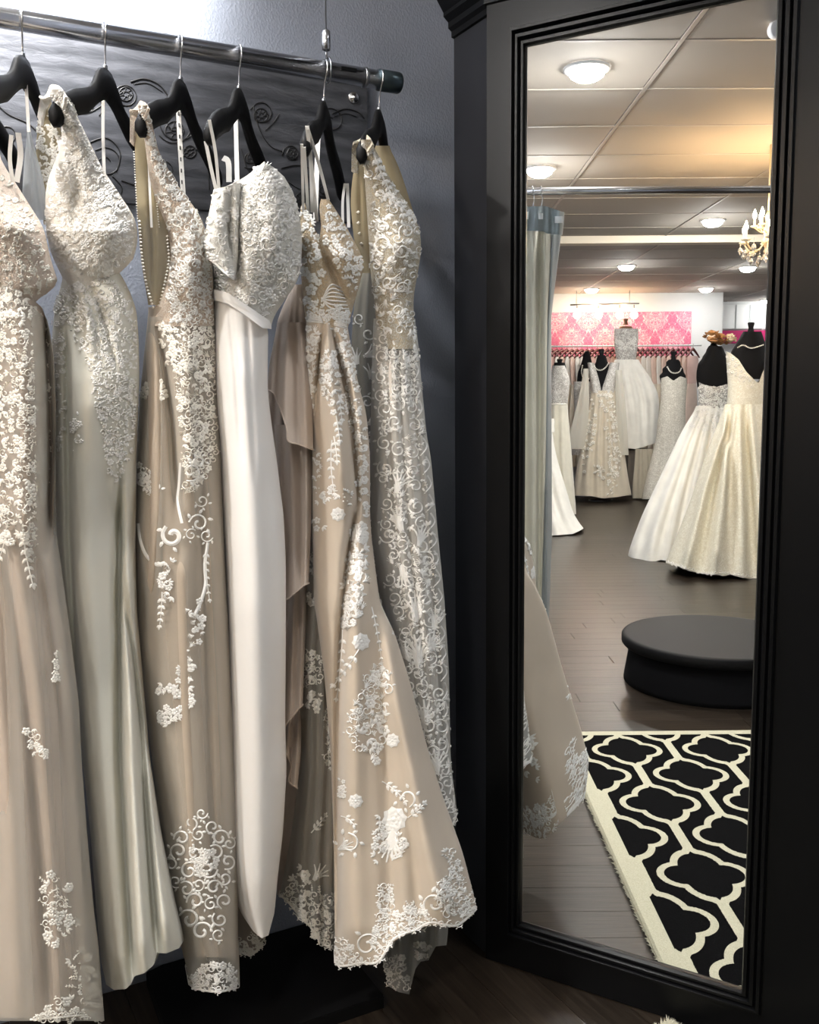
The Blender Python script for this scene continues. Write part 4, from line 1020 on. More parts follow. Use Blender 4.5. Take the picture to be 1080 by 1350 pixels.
L.build('skirt_lace', M_THREADW, d4)
L = Lace(cb, 44, back=True); L.fill([(470, 1230), (628, 1150), (628, 1198), (602, 1220), (567, 1216), (517, 1240), (500, 1268), (460, 1270)], 190, 4.5, 7.5, 'flspu', .54); L.fill([(470, 700), (500, 700), (540, 900), (560, 1130), (470, 1130)], 90, 5, 9, 'flspu', .7); L.fill([(500, 800), (520, 840), (580, 1060), (600, 1130), (560, 1130), (520, 960)], 70, 5, 8, 'flspu', .7); L.build('back_lace', M_THREADW, d4)
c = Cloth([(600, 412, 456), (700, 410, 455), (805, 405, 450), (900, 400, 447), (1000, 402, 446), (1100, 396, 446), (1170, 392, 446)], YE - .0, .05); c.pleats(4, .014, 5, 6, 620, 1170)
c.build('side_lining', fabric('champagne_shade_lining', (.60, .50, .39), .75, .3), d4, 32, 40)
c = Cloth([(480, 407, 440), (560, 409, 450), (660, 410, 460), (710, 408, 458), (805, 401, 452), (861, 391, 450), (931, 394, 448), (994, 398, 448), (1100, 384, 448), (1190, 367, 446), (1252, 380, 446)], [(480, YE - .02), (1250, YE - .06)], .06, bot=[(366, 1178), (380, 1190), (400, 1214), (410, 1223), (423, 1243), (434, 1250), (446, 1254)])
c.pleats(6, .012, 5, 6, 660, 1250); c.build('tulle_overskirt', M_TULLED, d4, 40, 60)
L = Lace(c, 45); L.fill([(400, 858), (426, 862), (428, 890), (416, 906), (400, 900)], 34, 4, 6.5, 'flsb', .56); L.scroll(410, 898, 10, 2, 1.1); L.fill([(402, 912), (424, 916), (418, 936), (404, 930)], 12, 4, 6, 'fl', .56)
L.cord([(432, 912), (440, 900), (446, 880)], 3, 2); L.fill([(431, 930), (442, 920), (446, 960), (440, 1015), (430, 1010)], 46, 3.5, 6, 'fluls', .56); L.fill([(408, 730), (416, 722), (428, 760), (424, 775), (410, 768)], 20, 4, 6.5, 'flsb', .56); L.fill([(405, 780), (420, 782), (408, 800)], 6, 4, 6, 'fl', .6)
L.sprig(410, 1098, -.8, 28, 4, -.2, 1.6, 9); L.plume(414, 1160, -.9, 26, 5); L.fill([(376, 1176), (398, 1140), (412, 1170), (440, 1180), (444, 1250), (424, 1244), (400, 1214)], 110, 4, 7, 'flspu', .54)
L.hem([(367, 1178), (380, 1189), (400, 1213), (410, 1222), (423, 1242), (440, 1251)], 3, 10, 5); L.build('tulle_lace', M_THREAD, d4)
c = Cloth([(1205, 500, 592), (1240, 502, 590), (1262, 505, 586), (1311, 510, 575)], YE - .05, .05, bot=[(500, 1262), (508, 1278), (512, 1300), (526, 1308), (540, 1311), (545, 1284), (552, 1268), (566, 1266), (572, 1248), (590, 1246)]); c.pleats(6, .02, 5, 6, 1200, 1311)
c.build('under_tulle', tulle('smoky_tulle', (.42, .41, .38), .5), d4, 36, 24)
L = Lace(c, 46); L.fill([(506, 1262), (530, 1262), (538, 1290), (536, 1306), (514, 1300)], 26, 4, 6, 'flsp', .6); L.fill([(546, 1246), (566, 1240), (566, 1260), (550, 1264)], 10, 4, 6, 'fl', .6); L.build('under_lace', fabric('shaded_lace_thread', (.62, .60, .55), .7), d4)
rb = []
for a, m, b_, w in (((398, 190), (399, 235), (400, 282), 3.5), ((401, 194), (404, 240), (407, 290), 4), ((405, 166), (410, 215), (412, 280), 5), ((405, 168), (412, 230), (418, 292), 4.5), ((406, 170), (420, 215), (433, 264), 4)):
    rb.append(([a, m, b_], w, YE - NE - .02, YE - .11))
rb += [([(420, 172), (418, 215), (416, 290)], 6, YE, YE - .05), ([(455, 242), (452, 265), (452, 296)], 3.5, YE + .14, YE + .10), ([(458, 242), (459, 270), (460, 300)], 4, YE + .14, YE + .10)]
strip('ribbon_strap', d4, rb)

# --- white scroll-lace dress at the rail end
d5 = dress(520, YFd, 'halter dress of white scroll lace over nude net at the rail end')
M_GREIGE = fabric('nude_grey_lining', (.72, .665, .60), .75, .25, 700, .1)
M_SC_NET = lace_net('tan_scroll_net', (.82, .80, .74), (.52, .44, .31), 130, .75)
c = Cloth([(184, 475, 487), (200, 478, 497), (224, 480, 508), (250, 482, 523), (268, 483, 538), (279, 484, 543), (299, 485, 553), (327, 487, 556), (354, 488, 552), (392, 493, 545), (426, 496, 546), (460, 498, 551)], [(184, YFd - NE), (250, YFd - .12), (310, YFd - .06), (460, YFd - .05)], [(184, .012), (250, .04), (320, .09), (400, .06), (460, .07)])
c.fold([(520, 290), (530, 325), (520, 350)], 18, .022).fold([(500, 300), (504, 350), (508, 400)], 6, -.01)
c.build('bodice', M_SC_NET, d5)
L = Lace(c, 51); L.fill([(478, 188), (488, 190), (498, 212), (508, 226), (524, 252), (542, 280), (553, 300), (554, 330), (548, 362), (542, 400), (545, 440), (500, 440), (496, 400), (492, 350), (492, 300), (490, 250), (482, 215)], 95, 4.6, 8, 'suuul', .72)
for q in ((506, 322, 13), (530, 330, 12), (496, 350, 9), (512, 372, 11), (530, 380, 10), (503, 300, 9), (536, 305, 11), (498, 382, 8), (524, 410, 9)): L.scroll(q[0], q[1], q[2], L.r.uniform(0, 6), 1.25, L.r.choice((1, -1)), None, 5)
L.sprig(492, 200, 1.25, 60, 6, -.2, 3, 11); L.sprig(500, 250, .7, 55, 6, -.1, 3, 11); L.build('bodice_lace', M_THREADW, d5)
c = Cloth([(192, 490, 512), (215, 490, 524), (240, 493, 533), (270, 500, 542), (300, 510, 552)], YFd + .03, .03); c.build('sheer_back', M_SHEER, d5, 28, 24)
c = Cloth([(214, 468, 481), (240, 464, 483), (268, 462, 485), (320, 467, 490), (360, 479, 494)], YFd - .03, .02); c.fold([(474, 230), (476, 300)], 3, -.01); c.build('sheer_panel', M_SHEER, d5, 24, 24)
L = Lace(c, 52, .002); L.beads([(472, 280), (473, 300), (477, 322)], 14, 2.4); L.beads([(480, 214), (484, 262), (488, 330)], 3.2, 1.0); L.build('button', M_PEARL, d5)
strap_over('strap', d5, [(489, 196), (482, 184), (473, 186), (469, 200), (468, 228)], .017, YFd - NE - .012, YFd - .04, M_SC_NET)
c = Cloth([(438, 497, 549), (457, 497, 551), (508, 498, 553), (577, 500, 558), (600, 505, 560), (694, 513, 566), (800, 522, 572), (900, 530, 578), (1000, 540, 582), (1075, 552, 586)], [(438, YFd - .03), (1075, YFd - .03)], [(438, .07), (1075, .10)])
c.fold([(512, 460), (516, 600), (530, 800), (548, 1000)], 14, .022).fold([(535, 480), (540, 700), (556, 1000)], 7, -.02); c.build('lining_skirt', M_GREIGE, d5)
c = Cloth([(420, 493, 547), (457, 491, 552), (508, 490, 556), (577, 488, 563), (600, 488, 568), (710, 490, 578), (789, 502, 586), (883, 516, 592), (1000, 545, 594), (1050, 565, 600), (1070, 572, 603), (1089, 578, 603)], [(420, YFd - .035), (1080, YFd - .045)], [(420, .075), (600, .10), (1080, .12)], bot=[(545, 1050), (570, 1076), (582, 1084), (596, 1089), (603, 1070)])
c.pleats(8, .010, 5, 6, 440, 1080, .08, .97); c.build('tulle_overskirt', tulle('white_lace_tulle', (.80, .79, .75), .36), d5)
L = Lace(c, 53)
L.fill([(500, 430), (546, 430), (552, 470), (554, 520), (540, 540), (506, 530), (500, 480)], 50, 5, 8, 'suup', .58)
for k in range(26):
    t = k / 25; y = 440 + t * 620; l, r = [float(v) for v in c.lim(y)]
    for u in (.24, .50, .76): L.scroll(l + (r - l) * (u + L.r.uniform(-.06, .06)), y + L.r.uniform(-8, 8), L.r.uniform(8, 12), L.r.uniform(0, 6), 1.25, L.r.choice((1, -1)), None, 4)
    L.cord([(l + (r - l) * .9, y - 12), (r - 3, y), (l + (r - l) * .86, y + 12)], 2.4, 1.4, 10)
for x, y, a, l in ((522, 650, -1.2, 34), (530, 700, -1.9, 36), (528, 745, 1.2, 34), (552, 720, -1.3, 30), (548, 820, -1.5, 44), (552, 880, -1.6, 46), (560, 860, -.8, 34), (540, 870, -2.3, 34), (572, 830, -1.4, 34), (560, 960, -1.5, 40), (576, 1020, -1.6, 36)): L.plume(x, y, a, l, 6, 1.3)
L.fill([(505, 560), (560, 560), (572, 700), (582, 830), (588, 960), (596, 1070), (566, 1060), (540, 900), (515, 760)], 120, 4.5, 7.5, 'uslup', .6)
L.hem([(560, 1066), (582, 1083), (596, 1087), (602, 1072)], 3, 9, 4.5); L.build('tulle_lace', M_THREADW, d5)
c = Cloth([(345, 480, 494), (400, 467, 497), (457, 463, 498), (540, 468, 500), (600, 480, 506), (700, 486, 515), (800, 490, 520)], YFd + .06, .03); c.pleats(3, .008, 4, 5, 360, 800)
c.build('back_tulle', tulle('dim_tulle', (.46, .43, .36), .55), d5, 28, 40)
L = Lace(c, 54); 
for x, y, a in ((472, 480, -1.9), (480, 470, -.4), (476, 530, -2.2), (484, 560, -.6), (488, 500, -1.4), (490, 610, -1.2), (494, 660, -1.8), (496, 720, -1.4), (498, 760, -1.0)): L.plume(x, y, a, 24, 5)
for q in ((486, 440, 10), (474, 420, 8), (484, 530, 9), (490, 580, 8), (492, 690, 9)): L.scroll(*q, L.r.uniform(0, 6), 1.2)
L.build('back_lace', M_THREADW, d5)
# ------------------------------------------------------------------ the showroom seen in the mirror (laid out in mirrored coordinates)
def vthing(name, px, Y, label, cat, group=None, z=0.0, yy=560):
    p = at(px, yy, Y); p[2] = z
    return thing(name, v2r(p), label, cat, group)
def vmb(mb, name, mat, parent=None, smooth=False):
    mb.xf(v2r); return mb.build(name, mat, parent, smooth)
def hemY(px, py): return float(on_z(px, py)[1])

# trellis rug
XC0, YN, YFR = on_z(735, 970)[0], 1.872, on_z(735, 970)[1]
XC1 = XC0 + 1.55
def rug_mat():
    m, nt, b = base_mat('trellis_rug_pile'); co = objco(nt)
    sp = nt.nodes.new('ShaderNodeSeparateXYZ'); link(nt, co, sp.inputs[0])
    wob = X(nt, noise(nt, co, 160, 2)) - .5
    x = X(nt, sp.outputs[0]) + (XC0 + XC1) / 2 - .787; y = (X(nt, sp.outputs[1]) * -1.0) + (YN + YFR) / 2 - on_z(827, 995)[1]
    u = x / .331 + wob * .012; v = y / .452 + wob * .012
    def motif(du, dv):
        a = ((u + du + .5).fract() - .5).abs(); c = ((v + dv + .5).fract() - .5).abs() * 1.366
        e = a - .172; d1 = (e * e + c * c).sqrt() - .152
        d3 = (a / .235 + c / .395 - 1.0) * .175
        e2 = a / .175; f2 = (c - .12) / .235; d2 = ((e2 * e2 + f2 * f2).sqrt() - 1.0) * .18
        return d1.mn(d3).mn(d2), a
    dA, aA = motif(0.0, 0.0); dB, aB = motif(.5, .5)
    d = dA.mn(dB)
    black = d.lt(0.0).mx(d.gt(.060) * aA.gt(.044) * aB.gt(.044))
    # cream border
    ex = (X(nt, sp.outputs[0]).abs() * -1.0) + (XC1 - XC0) / 2; ey = (X(nt, sp.outputs[1]).abs() * -1.0) + (YFR - YN) / 2
    inside = ex.mn(ey).gt(.046)
    k = black * inside
    fl = noise(nt, co, 420, 2)
    c1 = ramp(nt, fl, [(.3, (.45, .43, .32)), (.7, (.60, .575, .45))]); c2 = ramp(nt, fl, [(.3, (.002, .002, .0025)), (.7, (.006, .006, .0065))])
    mx = nt.nodes.new('ShaderNodeMix'); mx.data_type = 'RGBA'
    link(nt, k.s, mx.inputs[0]); link(nt, c1, mx.inputs[6]); link(nt, c2, mx.inputs[7]); link(nt, mx.outputs[2], b.inputs['Base Color'])
    b.inputs['Roughness'].default_value = .95; b.inputs['Specular IOR Level'].default_value = .03
    bump(nt, b, fl, .5, .004)
    return m
M_RUG = rug_mat()
rug = MB().cbox(((XC0 + XC1) / 2, (YN + YFR) / 2, .009), ((XC1 - XC0) / 2, 0, 0), (0, (YFR - YN) / 2, 0), (0, 0, .009), .006)
rug = vmb(rug, 'area_rug', M_RUG); setp(rug, 'black and cream trellis rug on the wood floor in the reflection', 'rug')
mb = MB(); rr = random.Random(3)
def tuft(x, y, dx, dy):
    h = rr.uniform(.010, .022); w = .005
    mb.add([(x - dy * w, y + dx * w, .004), (x + dy * w, y - dx * w, .004), (x, y, .004 + w), (x + dx * h + rr.uniform(-.005, .005), y + dy * h + rr.uniform(-.005, .005), rr.uniform(.004, .02))], [(0, 1, 3), (1, 2, 3), (2, 0, 3)])
for k in range(420):
    t = k / 420; tuft(XC0 + .002, YN + (YFR - YN) * t, -.5, rr.uniform(-.5, .5))
for k in range(260): tuft(XC0 + rr.uniform(0, .06), YN + rr.uniform(0, .004), rr.uniform(-.6, .6), -.5)
for k in range(200): tuft(XC0 + rr.uniform(0, .05), YN + rr.uniform(0, .05), rr.uniform(-.4, .4), rr.uniform(-.4, .4))
o = vmb(mb, 'pile_edge', fabric('cream_pile', (.70, .67, .54), .95), rug); o['kind'] = 'stuff'; o['label'] = 'fuzzy cream pile along the rug edge'

# round fitting platform
pY = hemY(932, 936) + .40; pz = .215
pc = at(942, 830, pY); pc[2] = 0
pf = thing('fitting_platform', v2r(pc), 'low round black fitting platform on the wood floor behind the rug', 'platform')
vmb(MB().lathe(pc, [(.40, 0), (.398, .02), (.375, .165), (.372, .168)], 48), 'platform_side', plain('black_carpet_skirt', (.006, .006, .007), .85, spec=.15), pf, True)
vmb(MB().lathe(pc, [(.37, .166), (.405, .168), (.412, .176), (.412, pz - .008), (.405, pz), (.39, pz + .002), (.0, pz + .002)], 56), 'platform_top', plain('black_platform_top', (.008, .008, .0085), .6, spec=.16, bscale=260, bstr=.25), pf, True)

# dressing curtain on its rod
CY = 4.25
rz = at(850, 251, CY)[2]
xr0, xr1 = XW + .01, at(1075, 251, CY)[0]
cr = thing('curtain_rod', v2r(np.array([(xr0 + xr1) / 2, CY, rz])), 'chrome curtain rod spanning the opening across the mirror', 'rod')
vmb(MB().tube([(xr0, CY, rz), (xr1, CY, rz)], .0165, 16), 'rod_tube', M_CHROME, cr, True)
vmb(MB().tube([(xr1 - .02, CY, rz), (xr1 - .02, CY, Z1)], .008, 8), 'rod_drop', M_CHROME, cr, True)
vmb(MB().lathe((xr0 - .01, CY, rz), [(.04, 0), (.04, .006), (.02, .012)], 20, (1, 0, 0)), 'rod_flange', M_CHROME, cr, True)
M_CURT = fabric('sage_cream_curtain', (.60, .585, .49), .8, .2, 500, .15); M_CLIN = fabric('blue_grey_lining', (.29, .315, .32), .8, .2, 500, .15)
M_CHEAD = fabric('blue_grey_header', (.23, .27, .28), .75, .2, 500, .15); M_CTAB = fabric('white_header_tab', (.72, .76, .77), .6)
cu = vthing('curtain', 715, CY, 'cream curtain with blue-grey lining and header hooked on the rod at left of the mirror', 'curtain')
c = Cloth([(302, 640, 726), (340, 640, 726), (420, 642, 722), (600, 645, 720), (800, 645, 714), (898, 645, 711)], CY + .02, .05, virtual=True)
for x0, x1, a in ((694, 693, -.03), (703, 704, .035), (712, 712, -.045), (718, 716, .02), (680, 682, .03), (665, 668, -.03)): c.fold([(x0, 300), (x1, 600), (x1 - 2, 898)], 4.5, a)
c.build('curtain_panel', M_CURT, cu, 60, 30)
c = Cloth([(302, 718, 741), (351, 718, 735), (416, 714, 727), (480, 713, 727), (700, 710, 728), (797, 708, 725), (897, 706, 718)], CY + .06, .03, virtual=True); c.fold([(730, 300), (722, 450), (720, 897)], 3, .02); c.build('curtain_lining', M_CLIN, cu, 24, 30)
c = Cloth([(271, 640, 744), (281, 640, 745), (306, 640, 742), (312, 640, 741)], CY + .0, .05, virtual=True, top=[(640, 275), (702, 272), (720, 272), (735, 277), (745, 280)], bot=[(640, 302), (716, 305), (722, 308), (742, 310)])
for x, a in ((698, -.03), (708, .02), (718, -.02), (728, -.025), (737, .02)): c.fold([(x, 260), (x, 320)], 3.5, a)
hd = c.build('curtain_header', M_CHEAD, cu, 60, 8)
for x0, x1, y0, y1 in ((693, 696.5, 279, 289), (705, 716, 281, 289), (731.5, 742, 285, 294)):
    c2 = Cloth([(y0, x0, x1), (y1, x0, x1)], CY - .052, .006, virtual=True); c2.build('header_tab', M_CTAB, hd, 10, 4)
for hx in (702, 713):
    a = at(hx, 251, CY); R_ = .019
    pts = [a + np.array([0, R_ * math.cos(t), R_ * math.sin(t)]) for t in np.linspace(3.9, 0, 12)] + [at(hx + 3, 262, CY - .01), at(hx + 1, 272, CY - .03)]
    vmb(MB().tube(smooth_pts(pts, 36), .0022, 6), 'curtain_hook', M_WIRE, cu, True)

# small white can lamp at the top right corner of the glass
q = at(1023, 30, 3.9)
sl = thing('ceiling_spotlight', v2r(np.array([q[0], q[1], Z1])), 'white can spotlight peeping in at the top right corner of the mirror', 'light')
vmb(MB().lathe((q[0], q[1], q[2] - .02), [(.0, .0), (.020, 0), (.024, .004), (.024, Z1 - q[2] + .02)], 20), 'lamp_can', plain('white_lamp_can', (.8, .8, .82), .4), sl, True)
vmb(MB().lathe((q[0] + .004, q[1] - .02, q[2] - .03), [(.0, -.006), (.030, -.006), (.034, 0), (.034, .03), (.03, .036), (0, .036)], 24, (0, 1, .15)), 'lamp_head', plain('white_lamp_can', (.8, .8, .82), .4), sl, True)

# chandelier
hY = 5.7; hp = at(1012, 318, hY); hp0 = np.array([hp[0], hp[1], at(1012, 322, hY)[2]])
ch = thing('chandelier', v2r(hp0), 'glowing crystal chandelier with warm candle bulbs at the right edge of the mirror', 'chandelier')
M_CRYS = plain('cut_crystal', (.9, .86, .78), .05, spec=.8)
def crystal_mat():
    m, nt, b = base_mat('crystal_glass'); b.inputs['Base Color'].default_value = (1, .96, .9, 1); b.inputs['Transmission Weight'].default_value = .75; b.inputs['Roughness'].default_value = .05; b.inputs['IOR'].default_value = 1.5
    return m
M_CRYS = crystal_mat(); M_BRASS = plain('pale_gilt', (.75, .62, .42), .3, .8); M_BULB = glow('candle_flame_bulb', (1, .66, .34), 420)
vmb(MB().lathe(hp0, [(.0, -.07), (.012, -.06), (.022, -.04), (.012, -.02), (.03, 0), (.035, .02), (.015, .05), (.02, .08), (.012, .12), (.018, .16), (.006, .19)], 16), 'column', M_BRASS, ch, True)
vmb(MB().tube([hp0 + [0, 0, .18], np.array([hp0[0], hp0[1], Z1])], .005, 6), 'chain', M_BRASS, ch, True)
for k in range(6):
    a = k * math.pi / 3 + .25; dx, dy = math.cos(a), math.sin(a); dv = np.array([dx, dy, 0])
    arm = vmb(MB().tube(smooth_pts([hp0 + dv * .02 + [0, 0, .01], hp0 + dv * .06 + [0, 0, -.035], hp0 + dv * .11 + [0, 0, -.03], hp0 + dv * .145 + [0, 0, .015]], 18), .005, 6), 'arm', M_BRASS, ch, True)
    e = hp0 + dv * .145 + [0, 0, .015]
    vmb(MB().lathe(e, [(.004, -.004), (.026, .004), (.030, .012), (.010, .010), (.0085, .014), (.0085, .06), (.006, .062)], 14), 'candle_cup', plain('cream_candle', (.8, .72, .55), .4), arm, True)
    vmb(MB().lathe(e + [0, 0, .06], [(.004, 0), (.011, .012), (.012, .022), (.007, .038), (.001, .055)], 10), 'bulb', M_BULB, arm, True)
    e2 = hp0 + np.array([math.cos(a + .5) * .075, math.sin(a + .5) * .075, .10])
    ar2 = vmb(MB().tube(smooth_pts([hp0 + [0, 0, .07], (hp0 + e2) / 2 + [0, 0, .02], e2], 12), .004, 6), 'arm', M_BRASS, ch, True)
    vmb(MB().lathe(e2, [(.003, -.004), (.02, .004), (.022, .01), (.007, .01), (.007, .05), (.005, .052)], 12), 'candle_cup', plain('cream_candle', (.8, .72, .55), .4), ar2, True)
    vmb(MB().lathe(e2 + [0, 0, .05], [(.004, 0), (.011, .012), (.012, .022), (.007, .038), (.001, .055)], 10), 'bulb', M_BULB, ar2, True)
    for j, (rd, dz) in enumerate(((.145, -.035), (.09, -.075), (.115, -.05), (.15, -.01))):
        c_ = hp0 + np.array([math.cos(a + j * .5) * rd, math.sin(a + j * .5) * rd, dz + (.0 if j else .0)])
        vmb(MB().lathe(c_, [(.0, -.045), (.016, -.024), (.011, -.008), (.003, 0), (.002, .006), (.005, .010), (.001, .016), (.0008, .035)], 6), 'crystal_drop', M_CRYS, ch)

# damask wallpaper panel, frosted doors and pink band on the far wall
def damask_mat():
    m, nt, b = base_mat('pink_damask_paper'); co = objco(nt)
    sp = nt.nodes.new('ShaderNodeSeparateXYZ'); link(nt, co, sp.inputs[0])
    u = X(nt, sp.outputs[0]) / .46; v = X(nt, sp.outputs[2]) / .58
    def half(du, dv):
        uu = u + du; vv = v + dv
        a = ((uu + .5).fract() - .5).abs(); c = (vv + .5).fract() - .5
        cb = nt.nodes.new('ShaderNodeCombineXYZ'); link(nt, a.s, cb.inputs[0]); link(nt, c.s, cb.inputs[1])
        n = X(nt, noise(nt, cb.outputs[0], 9, 3, .5, .8)) - .5
        n2 = X(nt, noise(nt, cb.outputs[0], 26, 2, .5, 1.2)) - .5
        body = (a / .17 + c.abs() / .25) + n * .7
        vein = (n2 * 16.0 + a * 9.0).sin().abs()
        ring = (n * 1.6 + (a * a + c * c * .7).sqrt() * 22.0).sin().abs()
        fil = n2.abs().lt(.045) * body.gt(1.25)
        leaf = ((a - .17).abs() / .12 + (c.abs() - .19).abs() / .14) + n * 3.0
        return (body.lt(.95) * vein.gt(.25)).mx(leaf.lt(.9) * vein.gt(.35)).mx(fil)
    k = half(0.0, 0.0).mx(half(.5, .5))
    mx = nt.nodes.new('ShaderNodeMix'); mx.data_type = 'RGBA'; link(nt, k.s, mx.inputs[0])
    mx.inputs[6].default_value = (.80, .66, .68, 1); mx.inputs[7].default_value = (.62, .10, .22, 1)
    link(nt, mx.outputs[2], b.inputs['Base Color']); b.inputs['Roughness'].default_value = .6
    return m
wx0, wx1 = at(640, 440, YF)[0], at(911, 440, YF)[0]; wz1, wz0 = at(850, 411, YF)[2], .9
wp = vbox(max(wx0, XW + .02), wx1, YF - .016, YF - .004, wz0, wz1).build('wallpaper_panel', damask_mat()); setp(wp, 'pink and white damask wallpaper panel on the far wall', 'wallpaper')
bd = MB(); RY = YF + 1.3
bx0, bx1 = at(950, 440, RY)[0], at(1060, 440, RY)[0]
setp(vbox(bx0, bx1, RY - .03, RY - .001, at(960, 453, RY)[2], at(960, 436, RY)[2]).build('wall_band', plain('magenta_band', (.42, .015, .12), .6)), 'magenta band on the recessed wall below the frosted doors', 'band')
fd = thing('frosted_doors', v2r(np.array([(bx0 + bx1) / 2, RY - .02, 2.3])), 'frosted white cupboard doors high on the recessed wall', 'cupboard')
dz0, dz1 = at(960, 434, RY)[2], min(at(960, 402, RY)[2], Z2 - .02)
fd_n = 6
for k in range(fd_n):
    a, b_ = bx0 + (bx1 - bx0) * k / fd_n, bx0 + (bx1 - bx0) * (k + 1) / fd_n
    vmb(MB().cbox(((a + b_) / 2, RY - .02, (dz0 + dz1) / 2), ((b_ - a) / 2 - .012, 0, 0), (0, .018, 0), (0, 0, (dz1 - dz0) / 2), .004), 'door_panel', plain('frosted_panel', (.78, .80, .82), .35), fd)
fd.name = 'wall_cupboard'
# warm track light over the wallpaper
tY = YF - .35
tl = vthing('track_light', 798, tY, 'warm track light with round bulbs hanging before the pink wallpaper', 'light', z=at(798, 400, tY)[2])
a, b_ = at(752, 402, tY), at(843, 400, tY)
vmb(MB().tube([a, b_], .010, 8), 'track', M_STEEL, tl, True)
for tx in (760, 830): q = at(tx, 401, tY); vmb(MB().tube([q, np.array([q[0], q[1], Z2])], .004, 6), 'track_rod', M_STEEL, tl, True)
for bx in (761, 789, 817, 836):
    q = at(bx, 415, tY); t_ = at(bx, 402, tY)
    vmb(MB().lathe(q, [(.0, -.055), (.03, -.045), (.05, -.015), (.05, .01), (.03, .04), (.015, .055), (.012, .075), (.0, .08)], 14), 'bulb', glow('warm_globe', (1, .72, .42), 42), tl, True)
    vmb(MB().tube([q + [0, 0, .07], t_], .008, 6), 'bulb_holder', M_STEEL, tl, True)

# clothes rack along the far wall: hangers and pale gowns, each its own
FR_Y = YF - .30
fz = at(820, 456, FR_Y)[2]
x0, x1 = at(700, 456, FR_Y)[0], at(925, 456, FR_Y)[0]
fr = thing('wall_rack', v2r(np.array([(x0 + x1) / 2, FR_Y, fz])), 'long white clothes rack rail in front of the pink wallpaper', 'rack')
vmb(MB().tube([(x0, FR_Y, fz), (x1, FR_Y, fz)], .012, 8), 'rack_rail', M_WHITE, fr, True)
for xx in (x0 + .2, (x0 + x1) / 2, x1 - .1): vmb(MB().tube([(xx, FR_Y, fz), (xx, YF, fz + .02)], .009, 6), 'rack_bracket', M_WHITE, fr, True)
M_RHANG = plain('mahogany_hanger', (.075, .012, .012), .4)
cs, sn_ = math.cos(.75), math.sin(.75)
def rack_hanger(p):
    h = thing('clothes_hanger', v2r(p), 'dark red hanger with pale gown on the rack before the far wallpaper', 'hanger', 'hangers on the far rack')
    dv = np.array([cs, sn_, 0]); 
    arm = [p + dv * s * .17 + np.array([0, 0, -.05 - .11 * abs(s) ** 1.2]) for s in np.linspace(-1, 1, 9)]
    o1 = vmb(MB().tube(arm, [.009, .013, .014, .016, .02, .016, .014, .013, .009], 6), 'hanger_body', M_RHANG, h, True)
    o2 = vmb(MB().tube([p + [0, 0, -.035], p + [0, .0, -.01], p + [0, .014, .004], p + [0, .010, .015], p + [0, -.008, .016], p + [0, -.014, .004]], .003, 5), 'hook', M_WIRE, h, True)
    return h, o1, o2
def rack_gown(p, mats):
    g = thing('hanging_gown', v2r(p), 'pale gown hanging on the rack before the far wallpaper', 'dress', 'gowns on the far rack')
    dv = np.array([cs, sn_, 0]); nv_ = np.array([-sn_, cs, 0]); out = []
    def loft(secs, nm, mat):
        V = []; F = []; n = 14
        for z, w, t in secs:
            for k in range(n):
                a = 6.2832 * k / n; V.append(p + dv * math.cos(a) * w + nv_ * math.sin(a) * t * (1 + .35 * math.cos(3 * a + z * 2)) + np.array([0, 0, z]))
        for i in range(len(secs) - 1):
            for k in range(n): F.append((i * n + k, i * n + (k + 1) % n, (i + 1) * n + (k + 1) % n, (i + 1) * n + k))
        return mesh_obj(nm, v2r(np.array(V)), F, mat, g, True)
    out.append(loft([(-.14, .13, .012), (-.2, .15, .018), (-.35, .14, .022), (-.52, .11, .02)], 'bodice', mats[0]))
    out.append(loft([(-.5, .11, .02), (-.8, .15, .022), (-1.3, .19, .024), (-1.62, .21, .026)], 'skirt', mats[1]))
    return [g] + out
pals = [(fabric('rack_blush', (.70, .53, .46)), fabric('rack_ivory', (.72, .67, .58))), (fabric('rack_white', (.76, .74, .70)), fabric('rack_cream', (.70, .63, .52))), (fabric('rack_rose', (.62, .42, .38)), fabric('rack_blush2', (.68, .54, .47)))]
step = .068; nx = int((x1 - x0 - .1) / step); proto_h = None; proto_g = {}
rr = random.Random(12)
ONES = 'first second third fourth fifth sixth seventh eighth ninth tenth eleventh twelfth thirteenth fourteenth fifteenth sixteenth seventeenth eighteenth nineteenth'.split()
def ordinal(n): return ONES[n - 1] if n < 20 else ('twentieth' if n == 20 else 'twenty-' + ONES[n - 21] if n < 30 else 'thirtieth' if n == 30 else 'thirty-' + ONES[n - 31])
HUES = ('blush and ivory', 'white and cream', 'rose and blush')
for k in range(nx):
    p = np.array([x0 + .08 + k * step, FR_Y, fz])
    if proto_h is None:
        proto_h = rack_hanger(p); hp_ = p; r_ = proto_h[0]
    else:
        dvec = Vector((TM @ (v2r(p) - v2r(hp_))).tolist())
        r_ = proto_h[0].copy(); COL.objects.link(r_); r_.location = proto_h[0].location + dvec
        for ch_ in proto_h[1:]:
            c_ = ch_.copy(); COL.objects.link(c_); c_.parent = r_
    r_['label'] = 'dark red hanger, %s from the left on the far rack' % ordinal(k + 1)
    i = rr.randrange(3)
    if i not in proto_g: 
        proto_g[i] = (rack_gown(p, pals[i]), p); r_ = proto_g[i][0][0]
    else:
        src, sp_ = proto_g[i]; dvec = Vector((TM @ (v2r(p) - v2r(sp_))).tolist())
        r_ = src[0].copy(); COL.objects.link(r_); r_.location = src[0].location + dvec
        for ch_ in src[1:]:
            c_ = ch_.copy(); COL.objects.link(c_); c_.parent = r_
    r_['label'] = '%s gown, %s from the left on the far rack' % (HUES[i], ordinal(k + 1))

